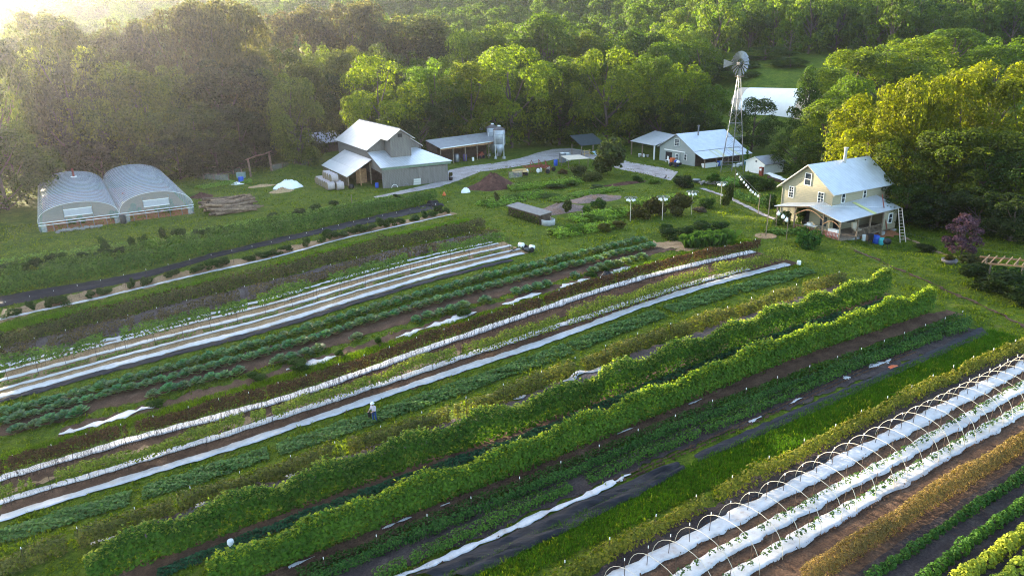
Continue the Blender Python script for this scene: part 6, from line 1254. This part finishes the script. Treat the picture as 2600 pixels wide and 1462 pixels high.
    barrel(fr(2028, 672), M_WHITEPL, 'white bucket at the lawn end of the plain white film', 0.22, 0.42, name='bucket', cat='bucket'); barrel(fr(587, 1386), M_WHITEPL, 'white bucket lying between the two tall vine rows', 0.19, 0.4, name='bucket', cat='bucket')
    rr = random.Random(8); t = thing('stone_pile', 'heap of pale stones beside the garden path', 'stone pile', fr(1795, 468))
    for k in range(26): rock((rr.uniform(-1.3, 1.3), rr.uniform(-0.7, 0.7), rr.uniform(0.1, 0.5)), rr.uniform(0.2, 0.4), t, 'stone', rr)
    tag(MB().lathe([(0.5, 0), (0.7, 0.5), (0.68, 0.6), (0.05, 0.5)], 14).obj('wash_tub', M_STEEL, None, True, fr(1768, 464)), 'grey metal tub beside the stone heap', 'tub')
    # implement at the bed ends
    o = fr(1330, 640); t = thing('mulch_layer', 'mulch laying implement with white rolls at the bed ends', 'implement', o, math.radians(30)); bars('frame', t, [[(-1.6, 0.6, 0.15), (0.2, 0.7, 0.6)], [(-0.3, -0.8, 0.55), (0.2, 0.9, 0.6)], [(0.2, 0.9, 0.6), (0.9, 0.9, 0.5), (0.9, -0.9, 0.5), (-0.3, -0.8, 0.55)]], 0.06, M_DARKSTEEL)
    for k, (x, y, z, s) in enumerate(((0.1, 0.75, 0.7, 0.3), (0.95, -0.35, 0.55, 0.26))):
        q = MB().lathe([(0.1, -0.3), (s, -0.3), (s, 0.3), (0.1, 0.3)], 14).obj('film_roll', M_WHITEPL, t, True); q.location = (x, y, z); q.rotation_euler = (PI / 2, 0, 0.4)
    for s in (-0.7, 0.8):
        q = MB().lathe([(0.3, -0.08), (0.33, 0), (0.3, 0.08)], 12).obj('wheel', M_BLACK, t); q.location = (0.7, s, 0.33); q.rotation_euler = (PI / 2, 0, 0)
    MB().box((0.5, -0.1, 0.3), (0.9, 1.2, 0.2)).obj('bed_shaper', M_DARKSTEEL, t)
    # pergola and stock tank on the lawn
    o = fr(2505, 725); rz = math.radians(-24); t = thing('pergola', 'timber pergola over the dark hedge at the lawn edge', 'pergola', o, rz)
    for a in (0, 2.6, 5.2):
        for b in (0, 2.2): post(t, a, b, -0.2, 2.2, 0.14, M_WOOD)
    for b in (-0.1, 2.3): MB().box((2.6, b, 2.26), (6.4, 0.08, 0.16)).obj('beam', M_WARMWOOD, t)
    for k in range(10): MB().box((-0.3 + k * 0.65, 1.1, 2.4), (0.07, 3.2, 0.12), -0.35).obj('rafter', M_WARMWOOD, t)
    g = fr(2410, 668); t = thing('tank_planter', 'oval metal tank planter on the shaded lawn', 'planter', g, 0.3); MB().lathe([(0.75, -0.1), (0.8, 0.45), (0.72, 0.46), (0.05, 0.35)], 18).obj('tank', M_SILOTOP, t, True); link('foliage', BUSH[2], t, (0, 0, 0.35), scale=(1.5, 1.3, 0.7), color=(0.05, 0.05, 0.015))
    # wires and lawn tracks
    for i, (a, b, l) in enumerate((((2080, 602), (2290, 745), 'thin wire stretched from the porch shrub to the vine rows'), ((2255, 612), (2600, 690), 'thin wire stretched across the shaded lawn'))):
        A, B = G(*a), G(*b); t = tag(MB().tube([V(A[0], A[1], 1.5), V((A[0] + B[0]) / 2, (A[1] + B[1]) / 2, 1.3), V(B[0], B[1], 1.6)], 0.004, 4).obj('garden_wire', M_STEEL), l, 'wire')
    structure(strip('path', [(2160, 632), (2250, 672), (2400, 735), (2560, 808), (2640, 846)], 0.28, M_SOIL, rag=0.35, seed=91), 'worn wheel track across the lawn')
    structure(strip('path', [(2300, 602), (2350, 625), (2420, 655)], 0.4, M_STRAW, rag=0.3, seed=92), 'worn track under the dark trees')
    structure(strip('path', [(1779, 479), (1821, 491), (1862, 507), (1905, 530), (1949, 552), (1985, 564)], 0.8, M_GRAVEL, rag=0.08, seed=93), 'pale garden path curving to the farmhouse')
def road():
    up = [(950, 500), (1035, 481), (1103, 465), (1140, 432), (1180, 424), (1202, 421), (1267, 413), (1322, 402), (1362, 389), (1403, 379), (1450, 377), (1530, 390), (1604, 413), (1640, 419), (1690, 428), (1722, 437)]
    lo = [(955, 504), (1040, 489), (1108, 477), (1155, 462), (1187, 450), (1218, 437), (1292, 427), (1349, 417), (1421, 403), (1447, 398), (1495, 402), (1540, 420), (1577, 431), (1640, 443), (1680, 453), (1702, 459)]
    vs = []; fs = []; k = 7
    U = np.array([G(*p)[:2] for p in up]); Lw = np.array([G(*p)[:2] for p in lo]); t = np.linspace(0, len(up) - 1, 140); j = np.arange(len(up))
    for i, tt in enumerate(t):
        a = np.array([np.interp(tt, j, U[:, c]) for c in (0, 1)]); b = np.array([np.interp(tt, j, Lw[:, c]) for c in (0, 1)])
        a = a + rng.normal(0, 0.08, 2); b = b + rng.normal(0, 0.08, 2)
        for q in range(k): p = a + (b - a) * q / (k - 1); vs.append((p[0], p[1], float(gz(p[0], p[1])) + 0.03))
    for i in range(len(t) - 1):
        for q in range(k - 1): fs.append((i * k + q, (i + 1) * k + q, (i + 1) * k + q + 1, i * k + q + 1))
    me = MB().add(vs, fs)
    structure(me.obj('road', M_GRAVEL, None, True), 'pale gravel drive curving through the yard')
    M = Path([tuple((a + b) / 2) for a, b in zip(U, Lw)], world=True); BARE.append((M, 2.2))

def shrubs():
    G1, G2, G3, G4 = (0.05, 0.095, 0.014), (0.035, 0.065, 0.016), (0.075, 0.12, 0.016), (0.06, 0.06, 0.018)
    for x, y, wd, ht, c, l in [
        (1553, 448, 8.6, 7.4, (0.045, 0.062, 0.022), 'big round dark tree-like shrub in the bend of the drive'), (1470, 452, 3.6, 2.2, (0.06, 0.07, 0.03), 'pale flowering shrub beside the round dark one'), (1500, 460, 3.4, 2.4, (0.055, 0.07, 0.028), 'grey green shrub under the round dark one'), (1430, 442, 1.8, 1.2, (0.08, 0.055, 0.03), 'small brown bush by the wire crates'),
        (1733, 476, 4.0, 2.8, (0.03, 0.045, 0.018), 'dark rounded shrub at the end of the drive'), (2047, 628, 3.4, 2.6, (0.035, 0.085, 0.022), 'big leafed green shrub on the lawn before the porch'), (1846, 522, 1.9, 3.6, (0.03, 0.045, 0.016), 'tall dark clipped shrub beside the last gourd rack'), (1952, 540, 2.6, 2.8, (0.04, 0.08, 0.022), 'small leafy tree beside the garden path'),
        (1812, 470, 3.0, 2.2, (0.05, 0.1, 0.016), 'bright shrub beside the stone heap'), (1900, 478, 5.0, 2.2, (0.04, 0.075, 0.018), 'vine covered arbour bush behind the gourd line'), (1940, 482, 4.2, 2.6, (0.04, 0.07, 0.016), 'bush between gourd line and farmhouse gable'), (1985, 572, 2.6, 1.9, (0.04, 0.07, 0.02), 'rose bush hanging over the porch path'), (2030, 570, 1.6, 2.4, (0.035, 0.06, 0.018), 'climbing rose on the porch post'),
        (1660, 548, 4.2, 3.0, (0.052, 0.05, 0.018), 'olive brown shrub between the first two gourd racks'), (1722, 545, 4.4, 3.2, (0.056, 0.056, 0.018), 'olive brown shrub between the second and third gourd racks'), (1625, 556, 3.0, 2.4, (0.055, 0.055, 0.018), 'brown shrub just behind the first gourd rack'),
        (1790, 528, 3.2, 1.6, (0.045, 0.085, 0.02), 'green shrub between the third and last gourd racks'), (1775, 538, 2.4, 0.9, (0.09, 0.075, 0.08), 'low lavender coloured plant by the third gourd rack'), (1572, 580, 2.4, 1.1, (0.085, 0.08, 0.02), 'fuzzy brown-tipped ornamental grass clump beside the first rack'), (1535, 590, 2.0, 1.3, (0.085, 0.085, 0.02), 'fuzzy ornamental grass clump second from the first rack'), (1455, 590, 2.8, 1.5, (0.07, 0.13, 0.016), 'bright lime green rounded bush near the round tank'), (1410, 596, 2.0, 0.8, G3, 'low lime bush in front of the round tank'),
        (1510, 560, 3.4, 1.0, G3, 'low bright weeds behind the lime bush'), (1440, 545, 2.2, 2.2, (0.045, 0.06, 0.02), 'upright grey green shrub before the wood chip mound'), (1520, 528, 2.2, 1.8, (0.035, 0.075, 0.018), 'round green shrub on the wood chip mound'), (1490, 545, 2.0, 1.4, G1, 'small bright shrub by the short pale post'), (1560, 545, 3.0, 1.2, G3, 'bright weedy patch left of the first rack'),
        (1262, 515, 1.4, 1.8, (0.05, 0.055, 0.02), 'narrow olive shrub above the block shed'), (1240, 520, 3.0, 0.9, G1, 'broad leafed weeds around the narrow olive shrub'), (1300, 505, 4.0, 0.8, G1, 'broad leafed weed patch below the mulch heap'), (1350, 495, 4.5, 0.8, G3, 'bright weed patch in the garden middle'), (1410, 478, 4.0, 0.9, G2, 'dark green weed bank in the garden'), (1450, 472, 3.6, 1.0, G1, 'green weed bank below the pale shrub'), (1520, 480, 3.6, 0.7, (0.05, 0.075, 0.035), 'grey green low bush by the thin earth ridge'),
        (1390, 500, 4.5, 0.7, G1, 'low weed patch above the wood chip mound'), (1620, 462, 2.4, 1.0, G2, 'low shrub along the lawn side of the drive'), (1660, 466, 2.0, 0.9, G3, 'low bright shrub along the drive end'), (1330, 470, 3.4, 0.8, G3, 'yellow green weeds by the implements'),
        (2470, 725, 4.2, 2.4, (0.028, 0.045, 0.014), 'dark hedge end with white roses at the lawn edge'), (2530, 745, 4.6, 2.3, (0.026, 0.042, 0.014), 'dark hedge in the middle under the pergola'), (2600, 770, 4.6, 2.4, (0.026, 0.042, 0.014), 'dark hedge cut by the frame edge'), (2560, 722, 4.0, 2.6, (0.03, 0.07, 0.02), 'vine mass on top of the pergola edge'), (2480, 690, 4.0, 1.8, (0.04, 0.045, 0.015), 'brownish shrubs behind the dark hedge end'), (2350, 640, 3.0, 1.0, (0.028, 0.04, 0.013), 'low dark undergrowth beside the shaded track')]:
        bush(x, y, wd, ht / 0.95, tuple(v * 1.2 for v in c), l)
    # patch of tall plants on the lawn
    for x, y, wd, ht, c, l in [(1700, 605, 3.0, 1.3, G2, 'dark leafy clump nearest the bare patch'), (1740, 598, 3.4, 1.5, G2, 'dark leafy clump in the middle of the lawn patch'), (1790, 592, 3.6, 1.6, G2, 'dark leafy clump at the far side of the lawn patch'), (1690, 590, 2.6, 1.2, (0.04, 0.085, 0.018), 'leafy clump behind the nearest one in the lawn patch'), (1830, 590, 2.6, 1.4, (0.04, 0.08, 0.02), 'leafy clump at the path side of the lawn patch')]: bush(x, y, wd, ht, c, l, 'leafy_clump', 'plant')
    n = 700; a = rng.uniform(0, 2 * PI, n); q = np.sqrt(rng.uniform(size=n)); hh = rng.uniform(0.8, 1.7, n)
    rt = thing('cane_grass', 'arching pale green cane grass in front of the leafy clumps', 'grass clump', fr(1800, 622), 0.35)
    X, Y = q * np.cos(a) * 3.4, q * np.sin(a) * 1.3; tx, ty = rng.normal(0, 0.35, n), rng.normal(0, 0.35, n); b = rng.uniform(0, PI, n); dx, dy = np.cos(b) * 0.05, np.sin(b) * 0.05
    z = np.zeros(n); v = np.stack([np.stack([X - dx, Y - dy, z], 1), np.stack([X + dx, Y + dy, z], 1), np.stack([X + dx + tx * 0.5, Y + dy + ty * 0.5, hh], 1), np.stack([X + tx * 1.3, Y + ty * 1.3, hh * 0.9], 1)], 1).reshape(-1, 3)
    link('blades', rawmesh('blades', v, 4, np.arange(len(v)), M_LEAF), rt, color=(0.055, 0.105, 0.03))
    # dark bushes behind the vine hedge
    for no, x, y, wd, ht in ranked([(20, 690, 2.6, 1.3), (60, 690, 2.0, 1.2), (95, 682, 2.2, 1.4), (130, 672, 1.6, 1.5), (155, 668, 1.5, 1.5), (210, 662, 2.6, 1.0), (268, 640, 1.7, 2.2), (260, 650, 3.2, 0.9), (305, 642, 2.0, 1.0), (338, 635, 1.1, 2.0), (365, 628, 1.2, 1.8), (420, 618, 1.4, 2.3), (455, 612, 2.4, 1.7), (505, 600, 2.6, 1.3), (545, 594, 2.2, 1.2), (600, 582, 2.2, 1.0), (690, 558, 2.4, 1.0), (760, 545, 2.6, 1.2), (800, 536, 2.8, 1.4), (850, 528, 2.2, 1.3), (1010, 505, 2.0, 0.9)]):
        bush(x, y, wd, ht, jit((0.03, 0.055, 0.018), 0.2), 'dark bush, %s from the left in the weedy line behind the long vine hedge' % no, group='bushes behind the vine hedge')

def person():
    g = fr(952, 1072); t = tag(link('person', None, None, g, math.radians(150)), 'person in pale shirt and jeans with a white hat working in the squash', 'person')
    J = dict(pel=(0, 0, .92), wa=(0, .01, 1.08), ch=(0.02, .04, 1.30), nk=(0, .06, 1.48), hd=(0, .10, 1.60), ht=(0, .11, 1.70), hL=(.10, 0, .88), kL=(.11, .05, .48), aL=(.12, .0, .09), tL=(.13, .15, .04), hR=(-.10, 0, .88), kR=(-.12, .0, .48), aR=(-.13, -.08, .09), tR=(-.14, .07, .04),
             sL=(.19, .03, 1.40), eL=(.25, .10, 1.13), wL=(.20, .34, 1.06), sR=(-.19, .03, 1.40), eR=(-.25, .10, 1.13), wR=(-.16, .34, 1.10), mL=(.18, .41, 1.05), mR=(-.14, .41, 1.09))
    E = [('pel', 'wa'), ('wa', 'ch'), ('ch', 'nk'), ('nk', 'hd'), ('hd', 'ht'), ('pel', 'hL'), ('hL', 'kL'), ('kL', 'aL'), ('aL', 'tL'), ('pel', 'hR'), ('hR', 'kR'), ('kR', 'aR'), ('aR', 'tR'), ('ch', 'sL'), ('sL', 'eL'), ('eL', 'wL'), ('ch', 'sR'), ('sR', 'eR'), ('eR', 'wR'), ('wL', 'mL'), ('wR', 'mR')]
    rad = dict(pel=.155, wa=.14, ch=.16, nk=.06, hd=.095, ht=.08, hL=.095, kL=.07, aL=.05, tL=.045, hR=.095, kR=.07, aR=.05, tR=.045, sL=.07, eL=.05, wL=.034, sR=.07, eR=.05, wR=.034, mL=.035, mR=.035)
    ks = list(J); P = [J[k] for k in ks]; R = [rad[k] for k in ks]; ed = [(ks.index(a), ks.index(b)) for a, b in E]
    for s, wn in ((1, 'mL'), (-1, 'mR')):
        b = Vector(J[wn])
        for f, (dx, L) in enumerate(((-.03, .075), (-.01, .085), (.01, .08), (.03, .065))):
            i = len(P); P += [tuple(b + Vector((dx, .04, 0))), tuple(b + Vector((dx, .04 + L * .6, -.02)))]; R += [.009, .008]; ed += [(ks.index(wn), i), (i, i + 1)]
        i = len(P); P += [tuple(b + Vector((-s * .045, .0, .0))), tuple(b + Vector((-s * .06, .04, -.01)))]; R += [.011, .009]; ed += [(ks.index(wn), i), (i, i + 1)]
    me = bpy.data.meshes.new('body'); me.from_pydata(P, ed, []); o = link('body', me, t)
    md = o.modifiers.new('skin', 'SKIN')
    for v, q in zip(me.skin_vertices[0].data, R): v.radius = (q, q)
    me.skin_vertices[0].data[0].use_root = True
    sb = o.modifiers.new('sub', 'SUBSURF'); sb.levels = 2; sb.render_levels = 2
    m, tt, b = newmat('person_clothes'); sep = nd(tt, 'ShaderNodeSeparateXYZ'); tt.links.new(objc(tt), sep.inputs[0])
    c = ramp(tt, sep.outputs[2], [(0.0, (0.03, 0.025, 0.02)), (0.07, (0.03, 0.075, 0.22)), (0.93, (0.02, 0.02, 0.03)), (1.0, (0.55, 0.50, 0.58))]); rp = tt.nodes[-1]
    for n_ in tt.nodes:
        if n_.type == 'VALTORGB': n_.color_ramp.interpolation = 'CONSTANT'
    hi = nd(tt, 'ShaderNodeMath', operation='GREATER_THAN'); hi.inputs[1].default_value = 1.47; tt.links.new(sep.outputs[2], hi.inputs[0])
    fy = nd(tt, 'ShaderNodeMath', operation='GREATER_THAN'); fy.inputs[1].default_value = 0.2; tt.links.new(sep.outputs[1], fy.inputs[0]); mx_ = nd(tt, 'ShaderNodeMath', operation='MAXIMUM'); tt.links.new(hi.outputs[0], mx_.inputs[0]); tt.links.new(fy.outputs[0], mx_.inputs[1])
    ft = nd(tt, 'ShaderNodeMath', operation='GREATER_THAN'); ft.inputs[1].default_value = 0.3; tt.links.new(sep.outputs[2], ft.inputs[0]); m2 = nd(tt, 'ShaderNodeMath', operation='MULTIPLY'); tt.links.new(mx_.outputs[0], m2.inputs[0]); tt.links.new(ft.outputs[0], m2.inputs[1])
    tt.links.new(mix(tt, c, (0.42, 0.24, 0.17), m2.outputs[0]), b.inputs['Base Color']); me.materials.append(m)
    hat = MB().lathe([(0.17, 1.655), (0.175, 1.665), (0.11, 1.68), (0.10, 1.76), (0.06, 1.79), (0.01, 1.795)], 14, (0, .11, 0)).obj('hat', M_WHITE, t, True)
    hr = MB().lathe([(0.02, 1.50), (0.095, 1.55), (0.10, 1.64), (0.05, 1.67)], 10, (0, .075, 0)).obj('hair', M_BARK, t, True)
    for s in (-.035, .035): MB().lathe([(0.004, -0.012), (0.013, 0), (0.004, 0.012)], 6, (s, .192, 1.605)).obj('eye', M_BLACK, t)
    MB().lathe([(0.016, -0.03), (0.018, 0), (0.006, 0.03)], 6, (0, .2, 1.58)).obj('nose', simple('skin', (0.42, 0.24, 0.17), 0.6, 0.1, 5), t)
    MB().box((0, .19, 1.545), (0.05, 0.01, 0.012)).obj('mouth', M_REDWOOD, t)
    bk = thing('harvest_bucket', 'dark bucket held by the person in the squash', 'bucket', g + Matrix.Rotation(math.radians(150), 3, 'Z') @ Vector((0.02, 0.47, 0.72)), 0); MB().lathe([(0.12, 0), (0.16, 0.3), (0.15, 0.3), (0.02, 0.05)], 12).obj('pail', M_BLACK, bk)
def haze():
    mb = MB().box((100, 420, 62), (2000, 1100, 166)); o = mb.obj('haze', M_WHITE); o['kind'] = 'stuff'; o['label'] = 'warm evening haze over the valley'; o['category'] = 'haze'
    m = bpy.data.materials.new('haze_air'); m.use_nodes = True; t = m.node_tree; t.nodes.clear()
    v = nd(t, 'ShaderNodeVolumePrincipled'); v.inputs['Color'].default_value = (0.80, 0.80, 0.98, 1); v.inputs['Density'].default_value = HAZE_DENSITY; v.inputs['Anisotropy'].default_value = 0.78
    out = nd(t, 'ShaderNodeOutputMaterial'); t.links.new(v.outputs[0], out.inputs['Volume']); o.data.materials.clear(); o.data.materials.append(m)

road(); barn(); greenhouse(); log_pile(); bales(); yard_heaps(); sheds(); workshop(); windmill(); small_buildings(); house(); gourds(); yard_things(); shrubs(); person(); grass_everywhere()
haze()
